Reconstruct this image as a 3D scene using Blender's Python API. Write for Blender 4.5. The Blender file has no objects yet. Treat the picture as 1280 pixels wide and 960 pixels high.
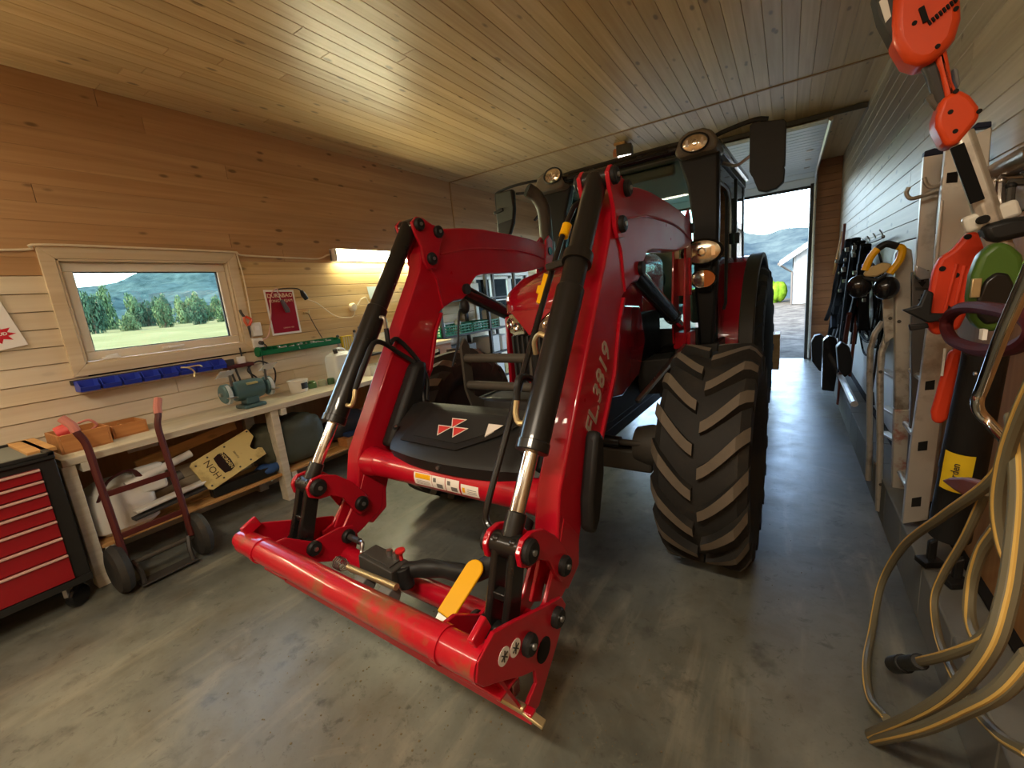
import bpy, bmesh, math, random
from mathutils import Vector, Matrix
random.seed(7)
PI = math.pi
S = bpy.context.scene
C = S.collection

# ------------------------------------------------------------------ camera
F_PIX = 536.79                      # focal length for a 1280 px wide frame
YAW, PITCH, ROLL = math.radians(-33.1324), math.radians(-11.2833), math.radians(-5.5019)
EYE = Vector((0, 0, 1.5))
_f = Vector((math.sin(YAW)*math.cos(PITCH), math.cos(YAW)*math.cos(PITCH), math.sin(PITCH)))
_r = Vector((math.cos(YAW), -math.sin(YAW), 0))
_u = _r.cross(_f)
CAM_R = _r*math.cos(ROLL) + _u*math.sin(ROLL)
CAM_U = _u*math.cos(ROLL) - _r*math.sin(ROLL)
CAM_F = _f
cam_data = bpy.data.cameras.new('camera')
cam_data.sensor_width = 36.0
cam_data.lens = 36.0*F_PIX/1280.0
cam_data.clip_start = 0.02
cam_data.clip_end = 3000
cam = bpy.data.objects.new('camera', cam_data)
C.objects.link(cam)
cam.matrix_world = Matrix(((CAM_R.x, CAM_U.x, -CAM_F.x, EYE.x), (CAM_R.y, CAM_U.y, -CAM_F.y, EYE.y),
                           (CAM_R.z, CAM_U.z, -CAM_F.z, EYE.z), (0, 0, 0, 1)))
S.camera = cam

# ------------------------------------------------------------------ view, sky, sun, lights
S.view_settings.view_transform = 'Standard'
S.view_settings.look = 'None'
S.view_settings.gamma = 1.0
S.view_settings.exposure = 0.85
try: S.view_settings.use_curve_mapping = False
except Exception: pass

w = bpy.data.worlds.new('sky'); S.world = w; w.use_nodes = True
nt = w.node_tree
sky = nt.nodes.new('ShaderNodeTexSky')
sky.sky_type = 'NISHITA'
sky.sun_disc = False
sky.sun_elevation = math.radians(34)
sky.sun_rotation = math.radians(200)
sky.air_density = 1.0
sky.dust_density = 2.2
sky.ozone_density = 1.0
bg = nt.nodes['Background']
bg.inputs['Strength'].default_value = 1.6
nt.links.new(sky.outputs[0], bg.inputs['Color'])

def area_light(name, loc, size, size_y, power, color, rot):
    l = bpy.data.lights.new(name, 'AREA'); l.shape = 'RECTANGLE'; l.size = size; l.size_y = size_y
    l.energy = power; l.color = color
    o = bpy.data.objects.new(name, l); o.location = loc; o.rotation_euler = rot
    C.objects.link(o); return o
sun = bpy.data.lights.new('sun', 'SUN'); sun.energy = 0.8; sun.angle = math.radians(3); sun.color = (1, .95, .86)
suno = bpy.data.objects.new('sun', sun); C.objects.link(suno)
suno.rotation_euler = (math.radians(56), 0, math.radians(160))

# warm fill lights added behind the camera, out of view; no fittings modelled
area_light('warm_fill_light', (-.4, -.8, 3.05), 1.2, .16, 46, (1, .86, .66), (0, 0, 0))
area_light('warm_fill_light', (-2.5, -1.2, 3.05), 1.2, .16, 20, (1, .86, .66), (0, 0, 0))

# ------------------------------------------------------------------ helpers
def ray(px, py):
    return CAM_F + CAM_R*((px-640)/F_PIX) - CAM_U*((py-480)/F_PIX)
def at_x(px, py, X):
    d = ray(px, py); return EYE + d*(X/d.x)
def at_y(px, py, Y):
    d = ray(px, py); return EYE + d*(Y/d.y)
def at_z(px, py, Z):
    d = ray(px, py); return EYE + d*((Z-EYE.z)/d.z)

def lin(r, g, b):
    def f(c):
        c /= 255.0
        return c/12.92 if c <= .04045 else ((c+.055)/1.055)**2.4
    return (f(r), f(g), f(b), 1)

def catmull(pts, n=6, closed=False):
    P = [Vector(p) for p in pts]; out = []; m = len(P)
    for i in range(m if closed else m-1):
        p1, p2 = P[i], P[(i+1) % m]
        p0 = P[i-1] if (i > 0 or closed) else p1*2-p2
        p3 = P[(i+2) % m] if (i+2 < m or closed) else p2*2-p1
        for k in range(n):
            t = k/n
            out.append(.5*((2*p1)+(p2-p0)*t+(2*p0-5*p1+4*p2-p3)*t*t+(3*p1-p0-3*p2+p3)*t*t*t))
    if not closed: out.append(P[-1])
    return out

def frame(d):
    d = Vector(d).normalized()
    a = Vector((0, 0, 1)) if abs(d.z) < .9 else Vector((1, 0, 0))
    u = a.cross(d).normalized(); return u, d.cross(u)

OFF = {}
class MB:
    """collects simple shapes and links them as ONE mesh object"""
    def __init__(s): s.v = []; s.f = []; s.mi = []; s.cur = 0
    def add(s, vs, fs):
        b = len(s.v); s.v += [Vector(x) for x in vs]
        for f in fs: s.f.append([b+i for i in f]); s.mi.append(s.cur)
        return s
    def slot(s, i): s.cur = i; return s
    def box(s, x0, x1, y0, y1, z0, z1):
        return s.add([(x0,y0,z0),(x1,y0,z0),(x1,y1,z0),(x0,y1,z0),(x0,y0,z1),(x1,y0,z1),(x1,y1,z1),(x0,y1,z1)],
                     [(0,3,2,1),(4,5,6,7),(0,1,5,4),(1,2,6,5),(2,3,7,6),(3,0,4,7)])
    def obox(s, c, a, b, d):
        c, a, b, d = Vector(c), Vector(a), Vector(b), Vector(d)
        if a.cross(b).dot(d) < 0: a = -a
        vs = [c+a*i+b*j+d*k for k in (-1,1) for (i,j) in ((-1,-1),(1,-1),(1,1),(-1,1))]
        return s.add(vs, [(0,3,2,1),(4,5,6,7),(0,1,5,4),(1,2,6,5),(2,3,7,6),(3,0,4,7)])
    def bar(s, p, q, w, h, up=(0,0,1)):
        p, q = Vector(p), Vector(q); d = (q-p)
        u = Vector(up).cross(d)
        if u.length < 1e-6: u = Vector((1,0,0)).cross(d)
        u.normalize(); n = d.cross(u).normalized()
        return s.obox((p+q)/2, d/2, u*(w/2), n*(h/2))
    def rings(s, R, cap=True, closed=False):
        n = len(R[0]); vs = [p for r in R for p in r]; fs = []
        m = len(R)
        for i in range(m if closed else m-1):
            for j in range(n):
                k = (j+1) % n; a = (i % m)*n; b = ((i+1) % m)*n
                fs.append((a+j, a+k, b+k, b+j))
        if cap and not closed:
            fs.append(tuple(range(n-1, -1, -1))); fs.append(tuple((m-1)*n+j for j in range(n)))
        return s.add(vs, fs)
    def cyl(s, p, q, r, r2=None, n=16):
        p, q = Vector(p), Vector(q); u, v = frame(q-p); r2 = r if r2 is None else r2
        c = [(math.cos(2*PI*i/n), math.sin(2*PI*i/n)) for i in range(n)]
        return s.rings([[p+(u*a+v*b)*r for a, b in c], [q+(u*a+v*b)*r2 for a, b in c]])
    def tube(s, pts, r, n=8, closed=False, flat=1.0):
        P = [Vector(p) for p in pts]; m = len(P); T = []
        for i in range(m):
            a = P[i-1] if (i > 0 or closed) else P[i]; b = P[(i+1) % m] if (i < m-1 or closed) else P[i]
            T.append((b-a).normalized())
        u, v = frame(T[0]); R = []
        for i in range(m):
            u = (u-T[i]*u.dot(T[i])).normalized(); v = T[i].cross(u)
            rr = r[i] if isinstance(r, (list, tuple)) else r
            R.append([P[i]+(u*math.cos(2*PI*k/n)+v*math.sin(2*PI*k/n)*flat)*rr for k in range(n)])
        return s.rings(R, not closed, closed)
    def prism(s, poly, vec):
        P = [Vector(p) for p in poly]; vec = Vector(vec); n = len(P)
        nrm = Vector((0,0,0))
        for i in range(n): nrm += P[i].cross(P[(i+1) % n])
        if nrm.dot(vec) < 0: P.reverse()
        fs = [tuple(range(n-1,-1,-1)), tuple(range(n, 2*n))]
        for i in range(n):
            k = (i+1) % n; fs.append((i, k, n+k, n+i))
        return s.add(P+[p+vec for p in P], fs)
    def lathe(s, prof, o, axis, n=24, a0=0):
        """prof: (radius, height along axis)"""
        o = Vector(o); ax = Vector(axis).normalized(); u, v = frame(ax)
        R = [[o+ax*h+(u*math.cos(2*PI*i/n+a0)+v*math.sin(2*PI*i/n+a0))*max(r, 1e-4) for i in range(n)] for r, h in prof]
        return s.rings(R, True)
    def ball(s, c, rx, ry=None, rz=None, n=14, m=9):
        ry = rx if ry is None else ry; rz = rx if rz is None else rz; c = Vector(c)
        R = []
        for j in range(m+1):
            t = PI*j/m; q = max(math.sin(t), 1e-3)
            R.append([c+Vector((rx*q*math.cos(2*PI*i/n), ry*q*math.sin(2*PI*i/n), -rz*math.cos(t))) for i in range(n)])
        return s.rings(R, True)
    def mesh(s, name, mats, off=(0,0,0), angle=35):
        me = bpy.data.meshes.new(name); off = Vector(off)
        me.from_pydata([v-off for v in s.v], [], s.f)
        for m in (mats if isinstance(mats, (list, tuple)) else [mats]): me.materials.append(m)
        if len(me.materials) > 1: me.polygons.foreach_set('material_index', s.mi)
        me.polygons.foreach_set('use_smooth', [True]*len(me.polygons))
        me.set_sharp_from_angle(angle=math.radians(angle))
        me.update(); return me
    def make(s, name, mats, parent=None, bevel=0, label=None, seg=2, angle=35):
        off = OFF.get(parent.name, Vector((0,0,0))) if parent else Vector((0,0,0))
        o = bpy.data.objects.new(name, s.mesh(name, mats, off, angle)); C.objects.link(o)
        if parent: o.parent = parent
        OFF[o.name] = off
        if bevel:
            b = o.modifiers.new('bevel', 'BEVEL'); b.width = bevel; b.segments = seg; b.limit_method = 'ANGLE'
            b.angle_limit = math.radians(30); b.harden_normals = False
        if label: o['label'] = label
        return o

def thing(name, label, cat, loc=(0,0,0), group=None, rz=0, local=False):
    o = bpy.data.objects.new(name, None); C.objects.link(o); o.location = loc; o.rotation_euler = (0,0,rz)
    o.empty_display_size = .1
    o['label'] = label; o['category'] = cat
    if group: o['group'] = group
    OFF[o.name] = Vector((0,0,0)) if local else Vector(loc)
    return o
def tag(o, label, cat, group=None, base=True):
    """properties of a thing that is one mesh; moves its origin to its base"""
    o['label'] = label; o['category'] = cat
    if group: o['group'] = group
    if base:
        me = o.data; vs = [v.co for v in me.vertices]
        c = Vector(((min(v.x for v in vs)+max(v.x for v in vs))/2, (min(v.y for v in vs)+max(v.y for v in vs))/2, min(v.z for v in vs)))
        me.transform(Matrix.Translation(-c)); o.location = c; OFF[o.name] = c
    return o
def struct(o): o['kind'] = 'structure'; return o
def copy_tree(o, parent=None):
    c = o.copy(); C.objects.link(c)
    if parent: c.parent = parent
    OFF[c.name] = OFF.get(o.name, Vector((0,0,0)))
    for ch in list(o.children): copy_tree(ch, c)
    return c
def text_mesh(name, body, size, mat, parent, origin, xdir, ydir, align='LEFT', extrude=.0006, bold=0.0, shear=0.0):
    """flat lettering as a mesh: xdir = reading direction, ydir = up"""
    cu = bpy.data.curves.new(name, 'FONT'); cu.body = body; cu.size = size; cu.extrude = extrude
    cu.align_x = align; cu.offset = bold; cu.shear = shear; cu.resolution_u = 2
    t = bpy.data.objects.new('tmp', cu); C.objects.link(t)
    dg = bpy.context.evaluated_depsgraph_get(); dg.update()
    me = bpy.data.meshes.new_from_object(t.evaluated_get(dg))
    bpy.data.objects.remove(t); bpy.data.curves.remove(cu)
    x = Vector(xdir).normalized(); z = x.cross(Vector(ydir)).normalized(); y = z.cross(x)
    off = OFF.get(parent.name, Vector((0,0,0))) if parent else Vector((0,0,0))
    o_ = Vector(origin)-off
    me.transform(Matrix(((x.x,y.x,z.x,o_.x),(x.y,y.y,z.y,o_.y),(x.z,y.z,z.z,o_.z),(0,0,0,1))))
    me.name = name; me.materials.clear(); me.materials.append(mat)
    o = bpy.data.objects.new(name, me); C.objects.link(o)
    if parent: o.parent = parent
    OFF[o.name] = off
    return o

# ------------------------------------------------------------------ materials
def new_mat(name):
    m = bpy.data.materials.new(name); m.use_nodes = True
    return m, m.node_tree, m.node_tree.nodes['Principled BSDF']
def setp(b, **k):
    names = dict(rough='Roughness', metal='Metallic', coat='Coat Weight', spec='Specular IOR Level', trans='Transmission Weight',
                 ior='IOR', alpha='Alpha', sheen='Sheen Weight')
    for a, v in k.items(): b.inputs[names[a]].default_value = v
def plain(name, col, rough=.5, metal=0, coat=0, var=.12, scale=14, bump=0.0, bscale=60, spec=.3, dirt=None, dirt_amt=.5, dirt_scale=4):
    """solid colour with a little noise, optional relief and dirt"""
    m, nt, b = new_mat(name)
    N = nt.nodes.new; L = nt.links.new
    tc = N('ShaderNodeTexCoord'); nz = N('ShaderNodeTexNoise'); nz.inputs['Scale'].default_value = scale; nz.inputs['Detail'].default_value = 4
    L(tc.outputs['Object'], nz.inputs['Vector'])
    mx = N('ShaderNodeMix'); mx.data_type = 'RGBA'
    mx.inputs['A'].default_value = tuple(c*(1-var) for c in col[:3])+(1,)
    mx.inputs['B'].default_value = tuple(min(1, c*(1+var)) for c in col[:3])+(1,)
    L(nz.outputs['Fac'], mx.inputs['Factor']); out = mx.outputs['Result']
    if dirt:
        n2 = N('ShaderNodeTexNoise'); n2.inputs['Scale'].default_value = dirt_scale; n2.inputs['Detail'].default_value = 6
        n2.inputs['Roughness'].default_value = .65
        L(tc.outputs['Object'], n2.inputs['Vector'])
        r = N('ShaderNodeMapRange'); r.inputs['From Min'].default_value = .52; r.inputs['From Max'].default_value = .64
        r.inputs['To Max'].default_value = dirt_amt
        L(n2.outputs['Fac'], r.inputs['Value'])
        m2 = N('ShaderNodeMix'); m2.data_type = 'RGBA'; L(r.outputs[0], m2.inputs['Factor']); L(out, m2.inputs['A'])
        m2.inputs['B'].default_value = dirt; out = m2.outputs['Result']
    L(out, b.inputs['Base Color'])
    rr = N('ShaderNodeMapRange'); rr.inputs['To Min'].default_value = max(0, rough-.08); rr.inputs['To Max'].default_value = min(1, rough+.08)
    L(nz.outputs['Fac'], rr.inputs['Value']); L(rr.outputs[0], b.inputs['Roughness'])
    setp(b, metal=metal, coat=coat, spec=spec)
    if bump:
        n3 = N('ShaderNodeTexNoise'); n3.inputs['Scale'].default_value = bscale; n3.inputs['Detail'].default_value = 3
        L(tc.outputs['Object'], n3.inputs['Vector'])
        bp = N('ShaderNodeBump'); bp.inputs['Strength'].default_value = bump; bp.inputs['Distance'].default_value = .004
        L(n3.outputs['Fac'], bp.inputs['Height']); L(bp.outputs[0], b.inputs['Normal'])
    return m
def emit(name, col, strength):
    m, nt, b = new_mat(name); b.inputs['Base Color'].default_value = col
    b.inputs['Emission Color'].default_value = col; b.inputs['Emission Strength'].default_value = strength
    return m
def wood(name, light, dark, axis='y', knots=1.0, rough=.45, var=.14, coat=0.0, kscale=4.4, grain=1.0, normal='x'):
    """board wood: grain stretched along an axis, knots, tone changing from board to board"""
    m, nt, b = new_mat(name); N = nt.nodes.new; L = nt.links.new
    geo = N('ShaderNodeNewGeometry'); oi = N('ShaderNodeObjectInfo')
    off = N('ShaderNodeVectorMath'); off.operation = 'SCALE'; off.inputs[0].default_value = (13.1, 7.7, 21.3)
    L(oi.outputs['Random'], off.inputs['Scale'])
    add = N('ShaderNodeVectorMath'); add.operation = 'ADD'; L(geo.outputs['Position'], add.inputs[0]); L(off.outputs[0], add.inputs[1])
    def mapped(a, c):
        mp = N('ShaderNodeMapping'); sc = [c, c, c]; sc['xyz'.index(axis)] = a; mp.inputs['Scale'].default_value = sc
        L(add.outputs[0], mp.inputs['Vector']); return mp
    g = N('ShaderNodeTexNoise'); g.inputs['Scale'].default_value = 1; g.inputs['Detail'].default_value = 5; g.inputs['Distortion'].default_value = .6
    L(mapped(.9, 34).outputs[0], g.inputs['Vector'])
    g2 = N('ShaderNodeTexNoise'); g2.inputs['Scale'].default_value = 1; g2.inputs['Detail'].default_value = 3
    L(mapped(.6, 7).outputs[0], g2.inputs['Vector'])
    mix = N('ShaderNodeMath'); mix.operation = 'MULTIPLY_ADD'; mix.inputs[1].default_value = .55*grain; L(g.outputs['Fac'], mix.inputs[0])
    s2 = N('ShaderNodeMath'); s2.operation = 'MULTIPLY'; s2.inputs[1].default_value = .55; L(g2.outputs['Fac'], s2.inputs[0]); L(s2.outputs[0], mix.inputs[2])
    rp = N('ShaderNodeMapRange'); rp.inputs['From Min'].default_value = .35; rp.inputs['From Max'].default_value = .75; L(mix.outputs[0], rp.inputs['Value'])
    mx = N('ShaderNodeMix'); mx.data_type = 'RGBA'; mx.inputs['A'].default_value = light; mx.inputs['B'].default_value = dark
    L(rp.outputs[0], mx.inputs['Factor']); out = mx.outputs['Result']
    if knots:
        vo = N('ShaderNodeTexVoronoi'); vo.inputs['Scale'].default_value = 1; vo.inputs['Randomness'].default_value = 1
        km = mapped(kscale*.8, kscale*2.0); sc = list(km.inputs['Scale'].default_value); sc['xyz'.index(normal)] = 0.0; km.inputs['Scale'].default_value = sc
        L(km.outputs[0], vo.inputs['Vector'])
        kr = N('ShaderNodeMapRange'); kr.interpolation_type = 'SMOOTHSTEP'
        kr.inputs['From Min'].default_value = .165; kr.inputs['From Max'].default_value = .07
        kr.inputs['To Max'].default_value = .8*knots
        L(vo.outputs['Distance'], kr.inputs['Value'])
        mk = N('ShaderNodeMix'); mk.data_type = 'RGBA'; L(kr.outputs[0], mk.inputs['Factor']); L(out, mk.inputs['A'])
        mk.inputs['B'].default_value = tuple(c*.28 for c in dark[:3])+(1,); out = mk.outputs['Result']
    hs = N('ShaderNodeHueSaturation'); vr = N('ShaderNodeMapRange'); vr.inputs['To Min'].default_value = 1-var; vr.inputs['To Max'].default_value = 1+var
    L(oi.outputs['Random'], vr.inputs['Value']); L(vr.outputs[0], hs.inputs['Value']); L(out, hs.inputs['Color'])
    L(hs.outputs[0], b.inputs['Base Color'])
    bp = N('ShaderNodeBump'); bp.inputs['Strength'].default_value = .12; bp.inputs['Distance'].default_value = .003
    L(g.outputs['Fac'], bp.inputs['Height']); L(bp.outputs[0], b.inputs['Normal'])
    setp(b, rough=rough, coat=coat)
    return m
def glass(name, tint=(.9,.97,.96,1), gloss=.10):
    m = bpy.data.materials.new(name); m.use_nodes = True; nt = m.node_tree; nt.nodes.clear()
    N = nt.nodes.new; L = nt.links.new
    o = N('ShaderNodeOutputMaterial'); t = N('ShaderNodeBsdfTransparent'); t.inputs[0].default_value = tint
    g = N('ShaderNodeBsdfGlossy'); g.inputs['Roughness'].default_value = .02
    fr = N('ShaderNodeFresnel'); fr.inputs['IOR'].default_value = 1.45
    mx = N('ShaderNodeMixShader'); L(fr.outputs[0], mx.inputs[0]); L(t.outputs[0], mx.inputs[1]); L(g.outputs[0], mx.inputs[2])
    L(mx.outputs[0], o.inputs[0]); return m

M = {}
pine_l, pine_d = lin(206,178,134), lin(172,138,92)
M['pine_y'] = wood('pine_ceiling', pine_l, pine_d, 'y', .95, .38, .09, normal='z')
M['pine_wall'] = wood('pine_wall', lin(198,160,116), lin(168,128,84), 'y', .95, .36, .06)
M['pine_lit'] = wood('pine_wall_lamplit', lin(216,186,132), lin(184,148,92), 'y', .8, .42, .05)  # paler copy of the wall pine, with the wall lamp's brightness in its colour
M['pine_grey'] = wood('pine_limed', lin(182,168,144), lin(146,130,106), 'y', .9, .5, .10)
M['cream'] = wood('cream_board', lin(222,208,180), lin(206,188,156), 'y', .18, .42, .04)
M['pine_x'] = wood('pine_front', lin(170,118,78), lin(140,92,58), 'x', .5, .5, .08, normal='y')
M['ply'] = wood('plywood', lin(178,134,86), lin(142,100,58), 'z', .15, .5, .05)
M['trimwood'] = wood('trim_wood', lin(218,202,170), lin(196,174,138), 'y', .2, .45, .05)
M['bench'] = wood('bench_wood', lin(214,204,182), lin(180,168,142), 'y', .25, .55, .05)
M['rawwood'] = wood('raw_wood', lin(206,160,98), lin(170,118,62), 'y', .4, .55, .06)
M['boxwood'] = wood('box_wood', lin(196,136,78), lin(160,100,50), 'y', .2, .5, .05)
M['red'] = plain('red_paint', (.46, .005, .018, 1), .30, 0, .45, .04, 5)
M['red_dusty'] = plain('red_paint_worn', (.46, .007, .018, 1), .30, 0, .5, .05, 5, dirt=lin(132,88,58), dirt_amt=1.0, dirt_scale=4.2)
M['hood'] = plain('hood_red', (.38, .005, .018, 1), .20, 0, .9, .03, 5)
M['black'] = plain('black_paint', (.012, .011, .010, 1), .30, 0, .3, .2, 8)
M['plastic'] = plain('black_plastic', (.014, .0135, .013, 1), .48, 0, 0, .15, 20, .25, 400)
M['plastic_gloss'] = plain('black_gloss', (.010, .010, .011, 1), .22, 0, .4, .1, 8)
M['dgrey'] = plain('dark_grey', (.045, .042, .038, 1), .5, 0, 0, .15, 10)
M['grey'] = plain('mid_grey', (.16, .155, .145, 1), .5, 0, 0, .12, 10)
M['iron'] = plain('dusty_iron', (.075, .066, .054, 1), .55, .2, 0, .2, 9)
M['rubber'] = plain('tyre_rubber', (.026, .0245, .022, 1), .7, 0, 0, .25, 6, .3, 90, dirt=lin(70,62,50), dirt_amt=.45, dirt_scale=3)
M['lug'] = plain('tyre_lug_dust', (.15, .122, .090, 1), .8, 0, 0, .2, 12, .3, 120)
M['hose'] = plain('rubber_hose', (.016, .015, .014, 1), .5, 0, 0, .2, 20)
M['steel'] = plain('steel', (.55, .53, .50, 1), .3, .95, 0, .1, 20)
M['chrome'] = plain('chrome_rod', (.78, .75, .70, 1), .12, 1, 0, .03, 6)
M['alu'] = plain('aluminium', (.66, .62, .55, 1), .42, .7, 0, .08, 12, .1, 40, dirt=lin(120,104,82), dirt_amt=.4, dirt_scale=6)
M['alu_old'] = plain('old_aluminium', (.50, .46, .39, 1), .5, .55, 0, .12, 12, .2, 40, dirt=lin(96,78,58), dirt_amt=.6, dirt_scale=7)
M['brass'] = plain('yellow_steel', (.60, .48, .26, 1), .4, .8, 0, .1, 12)
M['yellow'] = plain('yellow_grip', lin(240,178,10), .4, 0, .1, .04, 10)
M['orange_lens'] = plain('orange_lens', lin(226,110,22), .15, 0, 1, .1, 60)
M['lens'] = plain('lamp_reflector', (.72, .64, .50, 1), .14, .85, 1, .35, 34)
M['white'] = plain('white_paint', lin(232,230,222), .45, 0, 0, .04, 6)
M['white_plastic'] = plain('white_plastic', lin(222,218,206), .4, 0, 0, .05, 6)
M['paper'] = plain('paper', lin(238,234,226), .7, 0, 0, .03, 5)
M['poster'] = plain('poster_red', lin(150,22,44), .35, 0, .2, .08, 3)
M['poster_d'] = plain('poster_shape', lin(88,40,56), .5, 0, 0, .1, 12)
M['cream_ink'] = plain('cream_print', lin(232,206,170), .6)
M['blue'] = plain('blue_plastic', lin(46,64,170), .38, 0, 0, .08, 8)
M['green'] = plain('green_plastic', lin(16,104,62), .4, 0, 0, .08, 8)
M['crate'] = plain('green_crate', lin(22,126,92), .4, 0, 0, .08, 8)
M['teal'] = plain('grinder_teal', lin(74,104,108), .4, .1, .2, .12, 10, .2, 60)
M['maroon'] = plain('maroon_paint', lin(82,34,30), .45, 0, 0, .15, 8)
M['grip'] = plain('worn_grip', lin(190,120,106), .6)
M['cab_red'] = plain('cabinet_red', lin(148,18,28), .35, 0, .2, .05, 5)
M['cab_dark'] = plain('cabinet_black', (.018,.018,.017,1), .4, 0, 0, .1, 6)
M['mat_grey'] = plain('ribbed_mat', lin(112,112,104), .6)
M['handle_strip'] = plain('drawer_strip', lin(214,176,160), .4, .2)
M['cream_tin'] = plain('cream_board_plate', lin(214,194,128), .5, 0, 0, .06, 5, dirt=lin(140,112,64), dirt_amt=.5, dirt_scale=6)
M['tarp'] = plain('dark_tarp', lin(78,80,64), .6, 0, 0, .25, 7, .4, 12)
M['blue_cloth'] = plain('blue_cloth', lin(50,84,140), .7)
M['orange'] = plain('tool_orange', (.68, .065, .012, 1), .38, 0, .1, .03, 5)
M['orange2'] = plain('scabbard_orange', (.66, .05, .014, 1), .5, 0, 0, .04, 5)
M['garden_green'] = plain('garden_green', lin(74,104,40), .4, 0, 0, .1, 8)
M['darkred'] = plain('dark_red_grip', lin(74,20,24), .65)
M['tan'] = plain('tan_pad', lin(196,172,120), .8, 0, 0, .1, 30)
M['hosepipe'] = plain('garden_hose', lin(104,97,76), .55, 0, 0, .1, 8)
M['hosestripe'] = plain('hose_stripe', lin(196,160,84), .5)
M['navy'] = plain('navy_cap', lin(30,36,62), .5)
M['rust'] = plain('rusty_brown', lin(112,58,42), .6)
M['concrete'] = plain('plinth_concrete', lin(112,112,106), .8, 0, 0, .12, 5, .4, 30)
M['cable'] = plain('white_cable', lin(228,214,184), .5)
M['seatcloth'] = plain('cab_lining', lin(92,96,88), .7)
M['dark'] = plain('dark_gap', (.01,.009,.008,1), .9)
M['glass'] = glass('window_glass')
M['cabglass'] = glass('cab_glass', (.80,.93,.90,1))
m, nt, b = new_mat('clear_plastic'); b.inputs['Base Color'].default_value = (.86,.9,.88,1); setp(b, rough=.35, alpha=.62); M['clear'] = m
m, nt, b = new_mat('shield_plastic'); b.inputs['Base Color'].default_value = (.9,.9,.88,1); setp(b, rough=.2, alpha=.35); M['shield'] = m
M['tube'] = emit('fluorescent_tube', (1, .97, .62, 1), 46)
M['matt_black'] = plain('matt_black', (.010,.0095,.009,1), .8, spec=.08)
M['tube_warm'] = emit('warm_tube', (1, .90, .58, 1), 22)
M['led'] = emit('led_glow', (1, .95, .85, 1), 6)

# concrete floor: large stains, tyre dust, fine speckle, some sheen
m, nt, b = new_mat('concrete_floor'); N = nt.nodes.new; L = nt.links.new
geo = N('ShaderNodeNewGeometry')
def nz(scale, det, rough=.55, dist=0.0, vec=None):
    n = N('ShaderNodeTexNoise'); n.inputs['Scale'].default_value = scale; n.inputs['Detail'].default_value = det
    n.inputs['Roughness'].default_value = rough; n.inputs['Distortion'].default_value = dist
    L(vec or geo.outputs['Position'], n.inputs['Vector']); return n
n1 = nz(.9, 8, .62, .4); n2 = nz(5, 6, .6); n3 = nz(60, 3)
mpf = N('ShaderNodeMapping'); mpf.inputs['Scale'].default_value = (6, .8, 1); mpf.inputs['Rotation'].default_value = (0,0,.5); L(geo.outputs['Position'], mpf.inputs['Vector'])
n4 = nz(1.2, 5, .6, .3, mpf.outputs[0])
cr = N('ShaderNodeValToRGB'); e = cr.color_ramp.elements
e[0].position = .34; e[0].color = lin(68,70,64); e[1].position = .66; e[1].color = lin(128,128,116)
L(n1.outputs['Fac'], cr.inputs[0])
def mixc(fac, a, bcol, amt):
    mm = N('ShaderNodeMath'); mm.operation = 'MULTIPLY'; mm.inputs[1].default_value = amt; L(fac, mm.inputs[0])
    x = N('ShaderNodeMix'); x.data_type = 'RGBA'; L(mm.outputs[0], x.inputs['Factor']); L(a, x.inputs['A']); x.inputs['B'].default_value = bcol
    return x.outputs['Result']
def rng(src, a, c):
    r = N('ShaderNodeMapRange'); r.inputs['From Min'].default_value = a; r.inputs['From Max'].default_value = c; L(src, r.inputs['Value']); return r.outputs[0]
n5 = nz(14, 7, .7, .5); n6 = nz(2.2, 9, .72, .8)
c = mixc(rng(n2.outputs['Fac'], .5, .75), cr.outputs[0], lin(90,80,60), .6)
c = mixc(rng(n6.outputs['Fac'], .56, .66), c, lin(136,133,118), .6)
c = mixc(rng(n5.outputs['Fac'], .58, .66), c, lin(58,54,46), .5)
c = mixc(rng(n4.outputs['Fac'], .55, .75), c, lin(158,152,132), .55)
c = mixc(rng(n2.outputs['Fac'], .42, .28), c, lin(52,49,43), .65)
c = mixc(rng(n3.outputs['Fac'], .62, .72), c, lin(80,74,62), .35)
L(c, b.inputs['Base Color'])
rr = N('ShaderNodeMapRange'); rr.inputs['To Min'].default_value = .20; rr.inputs['To Max'].default_value = .52; L(n2.outputs['Fac'], rr.inputs['Value']); L(rr.outputs[0], b.inputs['Roughness'])
bp = N('ShaderNodeBump'); bp.inputs['Strength'].default_value = .25; bp.inputs['Distance'].default_value = .01
L(n2.outputs['Fac'], bp.inputs['Height']); L(bp.outputs[0], b.inputs['Normal'])
M['floor'] = m

def ground(name, a, bcol, scale, rough=.9):
    m, nt, b = new_mat(name); N = nt.nodes.new; L = nt.links.new
    g = N('ShaderNodeNewGeometry'); n = N('ShaderNodeTexNoise'); n.inputs['Scale'].default_value = scale; n.inputs['Detail'].default_value = 8
    n.inputs['Roughness'].default_value = .7
    L(g.outputs['Position'], n.inputs['Vector'])
    r = N('ShaderNodeValToRGB'); r.color_ramp.elements[0].position = .35; r.color_ramp.elements[0].color = a
    r.color_ramp.elements[1].position = .65; r.color_ramp.elements[1].color = bcol
    L(n.outputs['Fac'], r.inputs[0]); L(r.outputs[0], b.inputs['Base Color']); setp(b, rough=rough, spec=0.0)
    return m
M['gravel'] = ground('gravel', lin(58,57,52), lin(96,93,85), 2.0)
M['field'] = ground('mown_field', lin(84,84,54), lin(104,100,70), .12)
M['forest'] = ground('hazed_forest_slope', lin(28,42,42), lin(54,70,68), .16)  # distance haze put into the base colour as a blue cast
M['hill'] = ground('hazed_far_hill', lin(34,46,52), lin(60,72,72), .05)  # blue-grey of hazy distance painted into the hill itself
M['leaf'] = ground('leaves', lin(46,66,42), lin(80,98,66), 1.1)
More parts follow.
